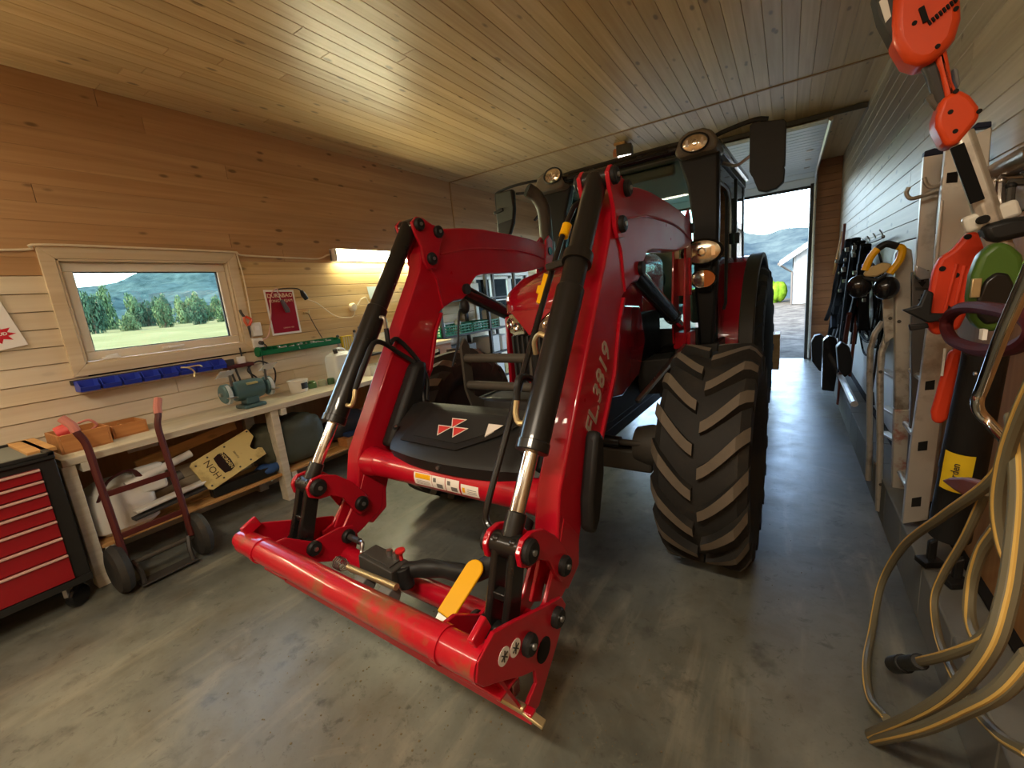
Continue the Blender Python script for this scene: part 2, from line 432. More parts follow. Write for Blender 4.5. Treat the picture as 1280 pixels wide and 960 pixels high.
M['hedge'] = ground('hedge_leaves', lin(52,82,18), lin(90,120,36), 3.0)

# ------------------------------------------------------------------ the room
XL, XR, ZC, YF, YB = -4.05, .671, 3.168, 8.9, -2.2
JY = 5.1                                            # joint line across ceiling and left wall
floor = struct(MB().box(XL-.2, XR+.2, YB-.2, 8.93, -.12, 0).make('floor', M['floor']))
# saw-cut line and loose grit on the floor
gr = MB(); rg = random.Random(3)
for i in range(420):
    x = rg.gauss(-.9, .55); y = rg.gauss(.95, .35); s = rg.uniform(.0008, .003)
    if x < -2.6: continue
    gr.obox((x, y, s*.6), (s, s*.4, 0), (-s*.3, s, 0), (0, 0, s*.7))
for i in range(260):
    x = rg.uniform(-3.2, .1); y = rg.uniform(.6, 3.2); s = rg.uniform(.0006, .0018)
    gr.obox((x, y, s*.6), (s, 0, 0), (0, s, 0), (0, 0, s*.7))
g = gr.make('grit', plain('grit', lin(120,108,84), .9)); g['kind'] = 'stuff'
tag(g, 'loose grit and dust scattered on the concrete floor before the loader', 'grit', base=False); g['kind'] = 'stuff'

def board_mesh(name, width, axis, normal, mat, t=.016, ch=.006, lap=0.0, gap=.001):
    """one board of unit length along axis, face towards normal; chamfered long edges leave a groove"""
    A = Vector(axis); Nn = Vector(normal); W = A.cross(Nn); h = width/2-gap
    if W.z < -.5 or (abs(W.z) < .5 and W.x < -.5): W = -W
    prof = [(-h, 0), (-h, t-ch), (-h+ch, t), (h-ch, t), (h, t-ch), (h, 0)]
    if lap: prof = [(-h, 0), (-h, t+lap-ch*.5), (-h+ch*.5, t+lap), (h-.002, t-.004), (h, t-.008), (h, 0)]
    b = MB(); b.prism([W*p+Nn*q for p, q in prof], A); return b.mesh(name, mat, angle=20)
def put_boards(parent, me, rows, axis):
    """rows: (start point, length)"""
    for p, l in rows:
        o = bpy.data.objects.new('board', me); C.objects.link(o); o.parent = parent
        o.location = p; s = [1,1,1]; s['xyz'.index(axis)] = l; o.scale = s
rb = random.Random(11)
def cuts(a, b, hard=()):
    """board ends between a and b, always at the hard joints"""
    pts = [a]; 
    for h in list(hard)+[b]:
        if h-pts[-1] > 4.2:
            pts.append(pts[-1]+(h-pts[-1])*rb.uniform(.35, .65))
        pts.append(h)
    return list(zip(pts[:-1], pts[1:]))

# ceiling
ceiling = struct(MB().box(XL-.2, XR+.2, YB-.2, 9.3, ZC+.016, ZC+.16).make('ceiling', M['dark']))
cw = .1074; n = int(round((XR-XL)/cw)); cw = (XR-XL)/n
me = board_mesh('board', cw, (0,1,0), (0,0,-1), M['pine_y'], ch=.0028, gap=.0004)
put_boards(ceiling, me, [((XL+cw*(i+.5), a+.002, ZC+.016), b_-a-.004) for i in range(n) for a, b_ in cuts(YB, YF, (JY,))], 'y')

# left wall with two windows: holes (y0, y1, z0, z1)
W1 = (.90, 1.95, 1.33, 2.03)
W2 = (5.45, 7.0, 1.10, 1.88)
bw = .1132
wl = MB()
for y0, y1, z0, z1 in ((YB-.2, W1[0], -.1, ZC+.1), (W1[0], W1[1], -.1, W1[2]), (W1[0], W1[1], W1[3], ZC+.1), (W1[1], W2[0], -.1, ZC+.1),
                       (W2[0], W2[1], -.1, W2[2]), (W2[0], W2[1], W2[3], ZC+.1), (W2[1], 9.1, -.1, ZC+.1)):
    wl.box(XL-.18, XL-.016, y0, y1, z0, z1)
wall_left = struct(wl.make('wall_left', M['dark']))
me_p = board_mesh('board', bw, (0,1,0), (1,0,0), M['pine_wall'], ch=.0014, gap=.0002)
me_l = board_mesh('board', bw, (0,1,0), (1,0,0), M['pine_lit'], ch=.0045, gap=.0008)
me_c = board_mesh('board', bw, (0,1,0), (1,0,0), M['cream'], ch=.005, lap=.006)
nz_ = int(ZC/bw)+1
for i in range(nz_):
    zc = bw*(i+.5)
    if zc > ZC: continue
    segs = []
    for a, b_ in cuts(YB, YF, (JY,)):
        pieces = [(a, b_)]
        for hy0, hy1, hz0, hz1 in (W1, W2):
            if hz0-.045 < zc < hz1+.045:
                pieces = [q for p in pieces for q in ((p[0], min(p[1], hy0)), (max(p[0], hy1), p[1])) if q[1]-q[0] > .02]
        segs += pieces
    for a, b_ in segs:
        out = []
        if zc < 1.27: out = [(a, b_, me_c)]
        elif zc < 1.93 and a < .9: out = [(a, min(b_, .9), me_c)] + ([(.9, b_, me_p)] if b_ > .92 else [])
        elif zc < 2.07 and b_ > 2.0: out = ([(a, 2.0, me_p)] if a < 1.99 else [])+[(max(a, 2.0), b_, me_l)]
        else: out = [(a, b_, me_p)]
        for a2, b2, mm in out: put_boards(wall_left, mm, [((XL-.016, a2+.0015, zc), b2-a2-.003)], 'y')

# right wall: boards above, painted panels and plywood sheets below, concrete plinth at its foot
wall_right = struct(MB().box(XR+.016, XR+.18, YB-.2, 9.1, -.1, ZC+.1).make('wall_right', M['dark']))
me_r = board_mesh('board', .1132, (0,1,0), (-1,0,0), M['pine_grey'], ch=.0032, gap=.0005)
for i in range(14):
    zc = 1.63+.1132*(i+.5)
    if zc > ZC: continue
    put_boards(wall_right, me_r, [((XR+.016, a+.0015, zc), b_-a-.003) for a, b_ in cuts(YB, YF, (rb.uniform(2.6, 4.4), rb.uniform(5.5, 7)))], 'y')
def panel(y0, y1, z0, z1, mat):
    o = MB().box(XR+.004, XR+.016, y0+.002, y1-.002, z0, z1).make('panel', mat, wall_right, .002)
for y0, y1 in ((2.9, 4.1), (4.1, 5.3), (5.3, 6.5), (6.5, 7.7), (7.7, YF)): panel(y0, y1, .2, 1.625, M['white'])
for y0, y1 in ((YB, -.9), (-.9, .3), (.3, 1.55), (1.55, 2.9)): panel(y0, y1, .2, 1.625, M['ply'])
plinth = struct(MB().box(.64, XR+.016, YB, YF, 0, .25).make('trim_1', M['dark']))
for k in range(28):
    y0 = YB+.4*k; y1 = min(y0+.397, YF)
    if y1 <= y0: break
    MB().box(.5, .64, y0, y1, 0, .247+rb.uniform(-.003, .002)).make('block', M['concrete'], plinth, .006)

# back wall behind the camera
wall_back = struct(MB().box(XL-.2, XR+.2, YB-.18, YB, -.1, ZC+.1).make('wall_back', M['pine_wall']))
# front wall round the garage doorway
DX0, DX1, DZ = -3.05, .335, 2.78
fw = MB(); fw.box(XL-.2, DX0, YF+.016, YF+.2, -.1, ZC+.1); fw.box(DX1, XR+.2, YF+.016, YF+.2, -.1, ZC+.1); fw.box(DX0, DX1, YF+.016, YF+.2, DZ+.04, ZC+.1)
wall_front = struct(fw.make('wall_front', M['dark']))
me_f = board_mesh('board', .1132, (1,0,0), (0,-1,0), M['pine_x'], ch=.005)
for i in range(28):
    zc = .1132*(i+.5)
    if zc > ZC: continue
    put_boards(wall_front, me_f, [((DX1+.0, YF+.016, zc), XR-DX1)]+[((XL, YF+.016, zc), DX0-XL)], 'x')
    if zc > DZ+.09: put_boards(wall_front, me_f, [((DX0, YF+.016, zc), DX1-DX0)], 'x')
# door opening: jambs and header
struct(MB().box(DX1-.07, DX1, YF-.07, YF+.2, 0, DZ+.06).make('trim_2', M['dgrey'], None, .004))
struct(MB().box(DX0, DX0+.07, YF-.07, YF+.2, 0, DZ+.06).make('trim_3', M['dgrey'], None, .004))
# joint strips on ceiling and left wall
struct(MB().box(XL, XR, JY-.012, JY+.012, ZC-.008, ZC+.002).make('trim_4', plain('joint_strip', lin(150,118,80), .5)))
struct(MB().box(XL-.002, XL+.008, JY-.012, JY+.012, 1.3, ZC).make('trim_5', plain('joint_strip_b', lin(176,134,86), .5)))

# sectional garage door, opened under the ceiling
DW0, DW1 = DX0+.08, DX1-.02
path = [(8.86, 2.79), (8.80, 2.90), (8.70, 2.97), (8.55, 3.0), (8.35, 3.01), (5.95, 3.01)]
door = struct(MB().box(DW0, DW1, 8.845, 8.875, 2.765, 2.80).make('door_1', plain('door_seal', (.03,.03,.03,1), .6)))
door_w = plain('door_white', lin(212,220,226), .38, 0, 0, .03, 4)
def along(path, d):
    for a, b_ in zip(path[:-1], path[1:]):
        l = math.hypot(b_[0]-a[0], b_[1]-a[1])
        if d <= l: t = d/l; return (a[0]+(b_[0]-a[0])*t, a[1]+(b_[1]-a[1])*t)
        d -= l
    return path[-1]
for k in range(5):                                   # five panels, each with ribs
    d0 = .02+k*.56; b = MB()
    for j in range(4):
        p = along(path, d0+j*.14); q = along(path, d0+j*.14+.134)
        nrm = Vector((0, q[1]-p[1], -(q[0]-p[0]))).normalized()
        if nrm.z > 0: nrm = -nrm
        A = Vector((0,)+p); B_ = Vector((0,)+q)
        b.obox((A+B_)/2+Vector(((DW0+DW1)/2,0,0))-nrm*.018, ((DW1-DW0)/2,0,0), (B_-A)*.46, nrm*.022)
        b.obox((A+B_)/2+Vector(((DW0+DW1)/2,0,0))-nrm*.022, ((DW1-DW0)/2,0,0), (B_-A)*.54, nrm*.012)
    b.make('door_panel', door_w, door, .004)
for i in range(3):
    for s in (0, 1):
        p = along(path, .57+.56*i); x = DW1-.12 if s else DW0+.12
        MB().box(x-.035, x+.035, p[0]-.03, p[0]+.03, p[1]-.016, p[1]-.004).make('hinge', M['steel'], door, .002)
# tracks of the door
for x, nm in ((DX1-.005, 'r'), (DX0+.03, 'l')):
    t = thing('door_track', 'bent steel door track along the %s side of the garage door' % ('right' if nm == 'r' else 'left'), 'rail', (x, YF-.1, 0), 'door tracks')
    b = MB(); b.tube([(x, YF-.085, .02), (x, YF-.085, 2.55)]+catmull([(x, YF-.085, 2.55), (x, YF-.13, 2.80), (x, YF-.32, 2.955), (x, YF-.6, 2.98)], 6)[1:]+[(x, 5.9, 2.98)], .022, 6)
    b.make('rail', M['steel'], t)
    for y in (8.2, 7.2, 6.4):
        MB().box(x-.012, x+.012, y-.02, y+.02, 3.0, ZC).make('bracket', M['steel'], t)
# hanger rail across the ceiling
o = MB().bar((-3.02, 6.36, ZC-.02), (XR-.01, 6.36, ZC-.02), .05, .035)
o.bar((-3.02, 6.31, ZC-.035), (XR-.01, 6.31, ZC-.035), .012, .05)
o = o.make('hanger_rail', M['iron']); tag(o, 'thin grey steel rail across the ceiling above the garage door', 'rail')

# window 1 in the left wall: white lining, casement, pane
y0, y1, z0, z1 = W1
win = MB()
cas = plain('window_paint', lin(226,216,194), .45, 0, 0, .04, 5)
X0 = XL
# flat architrave boards round the opening, mitred
fr = struct(MB().box(X0-.17, X0-.165, y0, y1, z0, z0+.01).make('window_1', cas))
a = .075
for poly in ([(y0-a,z0-a),(y1+a,z0-a),(y1,z0),(y0,z0)], [(y0-a,z1+a),(y1+a,z1+a),(y1,z1),(y0,z1)],
             [(y0-a,z0-a),(y0,z0),(y0,z1),(y0-a,z1+a)], [(y1+a,z0-a),(y1,z0),(y1,z1),(y1+a,z1+a)]):
    MB().prism([(X0-.002, y, z) for y, z in poly], (.024, 0, 0)).make('architrave', M['trimwood'], fr, .003)
# reveal boards
for q in ((y0-.001, y0+.014, z0, z1), (y1-.014, y1+.001, z0, z1), (y0, y1, z0-.001, z0+.014), (y0, y1, z1-.014, z1+.001)):
    MB().box(X0-.17, X0+.015, *q).make('lining', M['trimwood'], fr, .002)
# casement
c = .062; xa, xb = X0-.085, X0-.03
b = MB(); b.box(xa, xb, y0+.016, y1-.016, z0+.016, z0+.016+c); b.box(xa, xb, y0+.016, y1-.016, z1-.016-c, z1-.016)
b.box(xa, xb, y0+.016, y0+.016+c, z0+.016+c, z1-.016-c); b.box(xa, xb, y1-.016-c, y1-.016, z0+.016+c, z1-.016-c)
cs = b.make('casement', cas, fr, .006)
MB().box(xa+.02, xa+.026, y0+.07, y1-.07, z0+.07, z1-.07).make('pane', M['glass'], cs)
b = MB(); 
for yy, zz, w_, h_ in ((y0+.078, 0, 0, 0),): pass
bd = MB(); q = .006
bd.box(xa+.012, xa+.034, y0+.078, y0+.078+q, z0+.078, z1-.078); bd.box(xa+.012, xa+.034, y1-.078-q, y1-.078, z0+.078, z1-.078)
bd.box(xa+.012, xa+.034, y0+.078, y1-.078, z0+.078, z0+.078+q); bd.box(xa+.012, xa+.034, y0+.078, y1-.078, z1-.078-q, z1-.078)
bd.make('gasket', M['dark'], cs)
hb = MB().box(xb, xb+.02, 1.36, 1.42, z0+.035, z0+.055); hb.bar((xb+.03, 1.39, z0+.045), (xb+.03, 1.50, z0+.05), .018, .016); hb.make('handle', M['white'], cs, .004)
hb = MB().box(xb, xb+.03, y0+.10, y0+.2, z0+.016, z0+.032); hb.cyl((xb+.015, y0+.12, z0+.03), (xb+.015, y0+.19, z0+.04), .012); hb.make('catch', M['white'], cs, .003)
# window 2, further down the left wall: two white casements behind the shelves
y0, y1, z0, z1 = W2
fr2 = struct(MB().box(X0-.17, X0-.165, y0, y1, z0, z0+.01).make('window_2', cas))
b = MB(); a = .07
b.box(X0-.16, X0+.02, y0-a, y0, z0-a, z1+a); b.box(X0-.16, X0+.02, y1, y1+a, z0-a, z1+a); b.box(X0-.16, X0+.02, y0, y1, z1, z1+a); b.box(X0-.16, X0+.02, y0, y1, z0-a, z0)
b.make('frame', M['white'], fr2, .004)
for k in range(3):
    ya = y0+(y1-y0)/3*k; yb = y0+(y1-y0)/3*(k+1); b = MB(); c = .05
    b.box(X0-.08, X0-.03, ya, ya+c, z0, z1); b.box(X0-.08, X0-.03, yb-c, yb, z0, z1); b.box(X0-.08, X0-.03, ya, yb, z1-c, z1); b.box(X0-.08, X0-.03, ya, yb, z0, z0+c)
    b.box(X0-.07, X0-.04, ya, yb, (z0+z1)/2-.012, (z0+z1)/2+.012)
    cs = b.make('casement', M['white'], fr2, .004)
    MB().box(X0-.06, X0-.055, ya+c, yb-c, z0+c, z1-c).make('pane', M['glass'], cs)

# ------------------------------------------------------------------ outdoors
yard = MB(); 
yard.add([(-40, 9.1, -.03), (40, 9.1, -.03), (40, 30, -.03), (-40, 30, -.03)], [(0,1,2,3)])
yard.box(-12, 14, 9.1, 9.16, -.2, -.03)
struct(yard.make('gravel_yard', M['gravel']))
def terrain(name, mat, P, nx, ny):
    """P(i/nx, j/ny) -> point"""
    b = MB(); vs = [P(i/nx, j/ny) for j in range(ny+1) for i in range(nx+1)]
    fs = [(j*(nx+1)+i, j*(nx+1)+i+1, (j+1)*(nx+1)+i+1, (j+1)*(nx+1)+i) for j in range(ny) for i in range(nx)]
    b.add(vs, fs); return struct(b.make(name, mat, angle=80))
from mathutils import noise
def nzv(x, y, s): return noise.fractal((x*s, y*s, 3.7), 1.0, 2.0, 5)
# valley and the long hill beyond the doorway
def valley(u, v):
    d = 34+(v**1.6)*400; x = (u-.5)*1.5*d
    z = -3-18*min(1, v*3) + max(0, v-.33)/.67*0
    t = max(0, (v-.42)/.58)
    ridge = .078+.006*math.sin(x/d*5+1)
    z = z*(1-t)+(ridge*d)*t**1.15 + nzv(x, d, .03)*d*.022
    return (x, d, z)
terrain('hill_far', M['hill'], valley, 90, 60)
# mown field to the left of the building, rising gently to a strip of trees and a wooded hill
def fieldp(u, v):
    d = 4.3+v**1.5*86; y = (u-.3)*2.2*d
    return (-d, y, .5*min(1,(d-4.3)/6)-.5+v**1.5*2.9+nzv(d, y, .05)*.15)
terrain('field', M['field'], fieldp, 40, 30)
def woodp(u, v):
    d = 92+v*230; y = (u-.25)*1.8*d
    s = y/d
    ridge = .06+.075*math.exp(-((s-.47)/.19)**2)+.03*math.exp(-((s-.2)/.05)**2)*.3
    return (-d, y, 2.0+ridge*d*v**.8 + nzv(d, y, .05)*3.4*min(1, v*3))
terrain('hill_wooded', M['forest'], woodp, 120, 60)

def crown_mesh(name, mat, seed, n=2600):
    """leafy crown of unit radius and height: lobes filled with small leaf sprays"""
    rg = random.Random(seed); b = MB(); lob = []
    for k in range(15):
        a = rg.uniform(0, 2*PI); t = rg.random(); q = .62*math.sqrt(max(.05, 1-(2*t-1)**2))*rg.uniform(.3, 1)
        lob.append((Vector((math.cos(a)*q, math.sin(a)*q, .25+t*.55)), rg.uniform(.22, .36)))
    for k in range(n):
        c, r = rg.choice(lob); d = Vector((rg.gauss(0,1), rg.gauss(0,1), rg.gauss(0,1))).normalized()
        p = c+d*r*rg.uniform(.72, 1.05)*Vector((1,1,.8)).length/1.62
        u = Vector((rg.gauss(0,1), rg.gauss(0,1), rg.gauss(0,1))).normalized(); v = d.cross(u); s = rg.uniform(.035, .075)
        if v.length < .1: continue
        v.normalize(); b.add([p-u*s, p+v*s*.6, p+u*s, p-v*s*.6], [(0,1,2,3)])
    return b.mesh(name, mat, angle=180)
leafmats = [M['leaf'], ground('leaves_dark', lin(36,56,42), lin(64,84,62), 1.1), ground('leaves_pale', lin(62,80,50), lin(96,110,74), 1.1)]
crowns = [crown_mesh('crown', leafmats[k % 3], 5+k) for k in range(5)]
trunk_me = MB().cyl((0,0,0), (0,0,1), .06, .04, 8).mesh('trunk', plain('bark', lin(84,70,54), .9))
adj = ['mid green', 'dark green', 'pale green', 'leafy green', 'dusky green']
rt = random.Random(21); kk = 0
ORD = ['first', 'second', 'third', 'fourth', 'fifth', 'sixth', 'seventh', 'eighth', 'ninth', 'tenth']
rows_ = [('front row', 66, 8, .19, 1.5), ('middle row', 75, 9, .17, 1.65), ('back row', 85, 10, .15, 1.85)]
for nm, d0, cnt, s0, rad in rows_:
    for k in range(cnt):
        d = d0+rt.uniform(-1.5, 1.5); y = s0*d0+k*(2*rad+.55)+rt.uniform(-.2, .2)
        hgt = rt.uniform(2.6, 4.2)+(d0-66)*.10+(1.2 if y/d < .27 else 0)
        t = thing('field_tree', '%s %s tree from the left in the %s at the field edge' % (ORD[k], adj[kk % 5], nm), 'tree', (-d, y, 1.35), 'trees along the field edge')
        c_ = bpy.data.objects.new('crown', crowns[kk % 5]); C.objects.link(c_); c_.parent = t
        c_.scale = (rad, rad, hgt); c_.rotation_euler = (0, 0, rt.uniform(0, 6))
        q = bpy.data.objects.new('trunk', trunk_me); C.objects.link(q); q.parent = t; q.scale = (3, 3, hgt*.6); kk += 1
# clipped hedge at the end of the yard
hb = MB(); rg = random.Random(5)
for k in range(57):
    x = -6.2+k*.105
    hb.ball((x, 26.5+rg.uniform(-.3,.3), .42+rg.uniform(-.1, .22)), .32, .4, .44+rg.uniform(0,.1), 9, 6)
for i in range(len(hb.v)):
    hb.v[i] = hb.v[i]*1.0+Vector((0,0,.12*noise.noise(hb.v[i]*3)))
tag(hb.make('hedge', M['hedge'], angle=180), 'bright green hedge along the far edge of the gravel yard', 'hedge')

# white house with a gabled roof seen through the doorway
hs = thing('house', 'white boarded house with gutter pipe beyond the garage doorway', 'house', (2.7, 24.0, -.05))
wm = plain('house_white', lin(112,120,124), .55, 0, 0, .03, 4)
hx0, hx1, hy0, hy1 = .2, 5.2, 24.0, 31.0
eave, apex = 2.2, 3.85
gab = [(hx0, hy0, 0), (hx1, hy0, 0), (hx1, hy0, eave), ((hx0+hx1)/2, hy0, apex), (hx0, hy0, eave)]
MB().prism(gab, (0, hy1-hy0, 0)).make('wall', wm, hs)
for k in range(27):
    x = hx0+.09+k*.18; zt = eave+(apex-eave)*min((x-hx0), (hx1-x))/((hx1-hx0)/2)
    MB().box(x-.012, x+.012, hy0-.03, hy0, 0, zt-.02).make('cladding_batten', wm, hs)
sl = (apex-eave)/((hx1-hx0)/2)
for s in (-1, 1):
    xm = (hx0+hx1)/2; xe = hx0-.54 if s < 0 else hx1+.54
    p0 = Vector((xm, 0, apex+.06)); p1 = Vector((xe, 0, apex+.06-sl*abs(xe-xm)))
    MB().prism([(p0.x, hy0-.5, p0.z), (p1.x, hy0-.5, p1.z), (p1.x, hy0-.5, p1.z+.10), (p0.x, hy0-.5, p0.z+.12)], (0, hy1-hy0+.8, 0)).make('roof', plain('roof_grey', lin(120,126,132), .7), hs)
    MB().prism([(p0.x, hy0-.53, p0.z-.16), (p1.x, hy0-.53, p1.z-.14), (p1.x, hy0-.53, p1.z+.06), (p0.x, hy0-.53, p0.z+.1)], (0, .035, 0)).make('bargeboard', wm, hs)
gx = hx0-.54
MB().tube([(gx+.05, hy0-.48, 1.80), (gx+.25, hy0-.2, 1.62), (hx0-.05, hy0-.06, 1.45), (hx0-.05, hy0-.06, 0)], .045, 8).make('downpipe', M['dgrey'], hs)
MB().cyl((gx-.02, hy0-.55, 1.86), (gx-.02, hy1+.3, 1.86), .07, n=8).make('gutter', M['dgrey'], hs)
MB().lathe([(.0, 0), (.2, .01), (.22, .03), (.0, .05)], (1.42, hy0-.05, 1.1), (0,-1,0), 16).make('wall_plate', plain('green_plate', lin(120,170,160), .5), hs)


# ------------------------------------------------------------------ left side: bench and what is on, under and above it
# fluorescent fitting on the left wall
t = thing('wall_lamp', 'lit white fluorescent batten fixed to the left wall above the poster', 'lamp', (XL, 2.98, 2.05))
MB().box(XL, XL+.10, 2.97, 4.27, 2.166, 2.174).make('reflector_lip', M['white'], t, .002)
MB().box(XL, XL+.035, 2.97, 4.27, 2.055, 2.165).make('housing', M['white'], t, .004)
MB().box(XL+.03, XL+.085, 3.0, 4.24, 2.06, 2.16).make('diffuser', M['tube'], t, .012)
for y in (2.97, 4.24):
    b = MB().box(XL+.0, XL+.088, y, y+.03, 2.052, 2.168); b.make('end_cap', M['white'], t, .006)
t = thing('wall_lamp', 'fluorescent batten on the left wall left of the window, outside the picture', 'lamp', (XL, -.95, 2.05))
MB().box(XL, XL+.035, -.95, .25, 2.055, 2.165).make('housing', M['white'], t, .004)
MB().box(XL+.03, XL+.085, -.92, .22, 2.06, 2.16).make('diffuser', M['tube_warm'], t, .012)

def cable(name, pts, r, mat, label, cat='cable', n=6):
    o = MB().tube(catmull(pts, 6), r, n).make(name, mat); return tag(o, label, cat)
cable('lamp_cable', [(XL+.012, .25, 2.07), (XL+.012, .55, 2.072), (XL+.012, .80, 2.085), (XL+.035, .84, 2.112), (XL+.035, 1.4, 2.114), (XL+.035, 1.98, 2.108), (XL+.035, 2.03, 2.096), (XL+.012, 2.12, 2.085),
      (XL+.012, 2.6, 2.075), (XL+.012, 2.82, 2.075), (XL+.02, 2.92, 2.11), (XL+.02, 2.965, 2.12)], .008, M['cable'], 'white cable running along the wall over the window to the lamp')
cable('window_side_cable', [(XL+.03, 2.03, 2.09), (XL+.03, 2.045, 1.9), (XL+.03, 2.04, 1.6), (XL+.02, 2.03, 1.42), (XL+.03, 2.05, 1.4)], .006, M['cable'], 'white cable running down the right side of the window frame')

# workbench
BX = -3.5; BZ = .83
wb = thing('workbench', 'long whitish wooden workbench along the left wall with sloping square legs', 'workbench', (-3.77, 2.8, 0))
MB().box(XL+.002, BX, .56, 3.6, BZ-.045, BZ).make('bench_top', M['bench'], wb, .004)
for y0, in ((.535,), (1.755,), (3.40,)):
    MB().bar((-3.56, y0+.05, 0), (-3.56, y0+.05, BZ-.045), .062, .10, (1,0,0)).make('leg', M['bench'], wb, .004)
    MB().box(-3.98, -3.50, y0+.10, y0+.145, BZ-.10, BZ-.045).make('bearer', M['bench'], wb, .003)
    MB().box(-3.98, -3.53, y0+.10, y0+.145, .165, .225).make('bearer', M['bench'], wb, .003)
    MB().box(-4.03, -3.97, y0+.02, y0+.10, 0, BZ-.045).make('leg', M['bench'], wb, .003)
for x0, x1 in ((-3.66, -3.53), (-3.82, -3.68), (-3.97, -3.84)):
    MB().box(x0, x1, .62, 3.55, .225, .247).make('shelf_board', M['rawwood'], wb, .003)
MB().box(XL+.002, XL+.02, .56, 3.6, .45, BZ-.05).make('back_panel', M['ply'], wb)

# small wood offcut on the bench end beside the tool cabinet
o = MB().box(-3.98, -3.46, .44, .555, .905, .925).make('wood_offcut', M['rawwood'], None, .002)
tag(o, 'flat pale wood strip lying on the cabinet edge by the bench', 'wood')

# open wooden boxes and red mug
def open_box(x0, x1, y0, y1, z0, h, mat, name, label, partition=None, grp=None):
    t = thing(name, label, 'box', ((x0+x1)/2, (y0+y1)/2, z0), grp); q = .012
    MB().box(x0, x1, y0, y1, z0, z0+.01).make('base', mat, t)
    for bb in ((x0, x1, y0, y0+q), (x0, x1, y1-q, y1), (x0, x0+q, y0+q, y1-q), (x1-q, x1, y0+q, y1-q)):
        MB().box(*bb, z0+.01, z0+h).make('side', mat, t, .002)
    if partition: MB().box(x0+q, x1-q, partition-.005, partition+.005, z0+.01, z0+h*.8).make('divider', mat, t)
    return t
open_box(-3.95, -3.66, .60, .84, BZ, .115, M['boxwood'], 'wooden_box', 'open wooden box holding a red mug on the bench end')
open_box(-3.99, -3.76, .87, 1.06, BZ, .085, M['boxwood'], 'wooden_box', 'smaller empty wooden box standing right of the mug box', .96)
t = thing('mug', 'pinkish red plastic mug lying in the open wooden box', 'mug', (-3.80, .68, BZ+.10))
MB().lathe([(.0, -.045), (.045, -.045), (.052, .05), (.047, .05), (.040, -.035), (.0, -.035)], (-3.82, .675, BZ+.115), (.15, .9, .25), 20).make('body', plain('mug_red', lin(206,72,66), .4), t)
MB().tube(catmull([(-3.79, .73, BZ+.15), (-3.775, .78, BZ+.16), (-3.77, .81, BZ+.12), (-3.785, .78, BZ+.09)], 5), .008, 6).make('handle', M['grip'], t)

# bench grinder
gx, gy = -3.70, 1.73
t = thing('bench_grinder', 'teal twin wheel bench grinder with clear eye shields on the bench', 'grinder', (gx, gy, BZ))
b = MB(); b.prism([(gx-.08, gy-.085, BZ), (gx+.09, gy-.085, BZ), (gx+.09, gy+.085, BZ), (gx-.08, gy+.085, BZ)], (0, 0, .03)); b.prism([(gx-.05, gy-.05, BZ+.03), (gx+.06, gy-.05, BZ+.03), (gx+.06, gy+.05, BZ+.03), (gx-.05, gy+.05, BZ+.03)], (0, 0, .06))
b.make('base', M['teal'], t, .01)
MB().lathe([(.02, -.125), (.055, -.12), (.075, -.105), (.082, -.07), (.082, .07), (.075, .105), (.055, .12), (.02, .125)], (gx, gy, BZ+.145), (0,1,0), 24).make('motor', M['teal'], t)
MB().box(gx+.05, gx+.084, gy-.03, gy+.05, BZ+.19, BZ+.206).make('rating_plate', plain('plate_tan', lin(176,168,112), .5), t)
for s in (-1, 1):
    y = gy+s*.165
    MB().lathe([(.012, -.028), (.066, -.028), (.075, -.02), (.075, .02), (.066, .028), (.012, .028)], (gx, y, BZ+.145), (0,1,0), 28).make('guard', M['teal'], t)
    MB().lathe([(.0, -.012), (.078, -.012), (.078, .012), (.0, .012)], (gx+.012, y, BZ+.138), (0,1,0), 28).make('grinding_wheel', plain('wheel_stone', lin(176,186,186), .8), t)
    MB().cyl((gx, gy+s*.11, BZ+.145), (gx, y+s*.045, BZ+.145), .014).make('shaft', M['steel'], t)
    MB().box(gx+.07, gx+.125, y-.03, y+.03, BZ+.115, BZ+.122).make('tool_rest', M['steel'], t, .002)
    MB().bar((gx+.05, y-s*.03, BZ+.20), (gx+.06, y-s*.03, BZ+.29), .02, .008).make('shield_arm', M['steel'], t)
    MB().obox((gx+.085, y-.01, BZ+.305), (.05, 0, .028), (0, .055, 0), (-.001, 0, .002)).make('eye_shield', M['shield'], t)
cable('grinder_lead', [(gx-.08, gy+.12, BZ+.12), (gx-.16, gy+.2, BZ+.06), (gx-.25, gy+.22, BZ+.18), (gx-.27, gy+.16, BZ+.27), (gx-.29, gy+.28, BZ+.33), (gx-.29, gy+.40, BZ+.24), (gx-.27, gy+.36, BZ+.10), (gx-.25, gy+.25, BZ+.07)], .007, M['hose'],
      'thin black lead looped up behind the right grinder wheel')

def lathe_thing(name, label, cat, x, y, z, prof, mat, group=None, n=24):
    return tag(MB().lathe(prof, (x, y, z), (0,0,1), n).make(name, mat), label, cat, group)
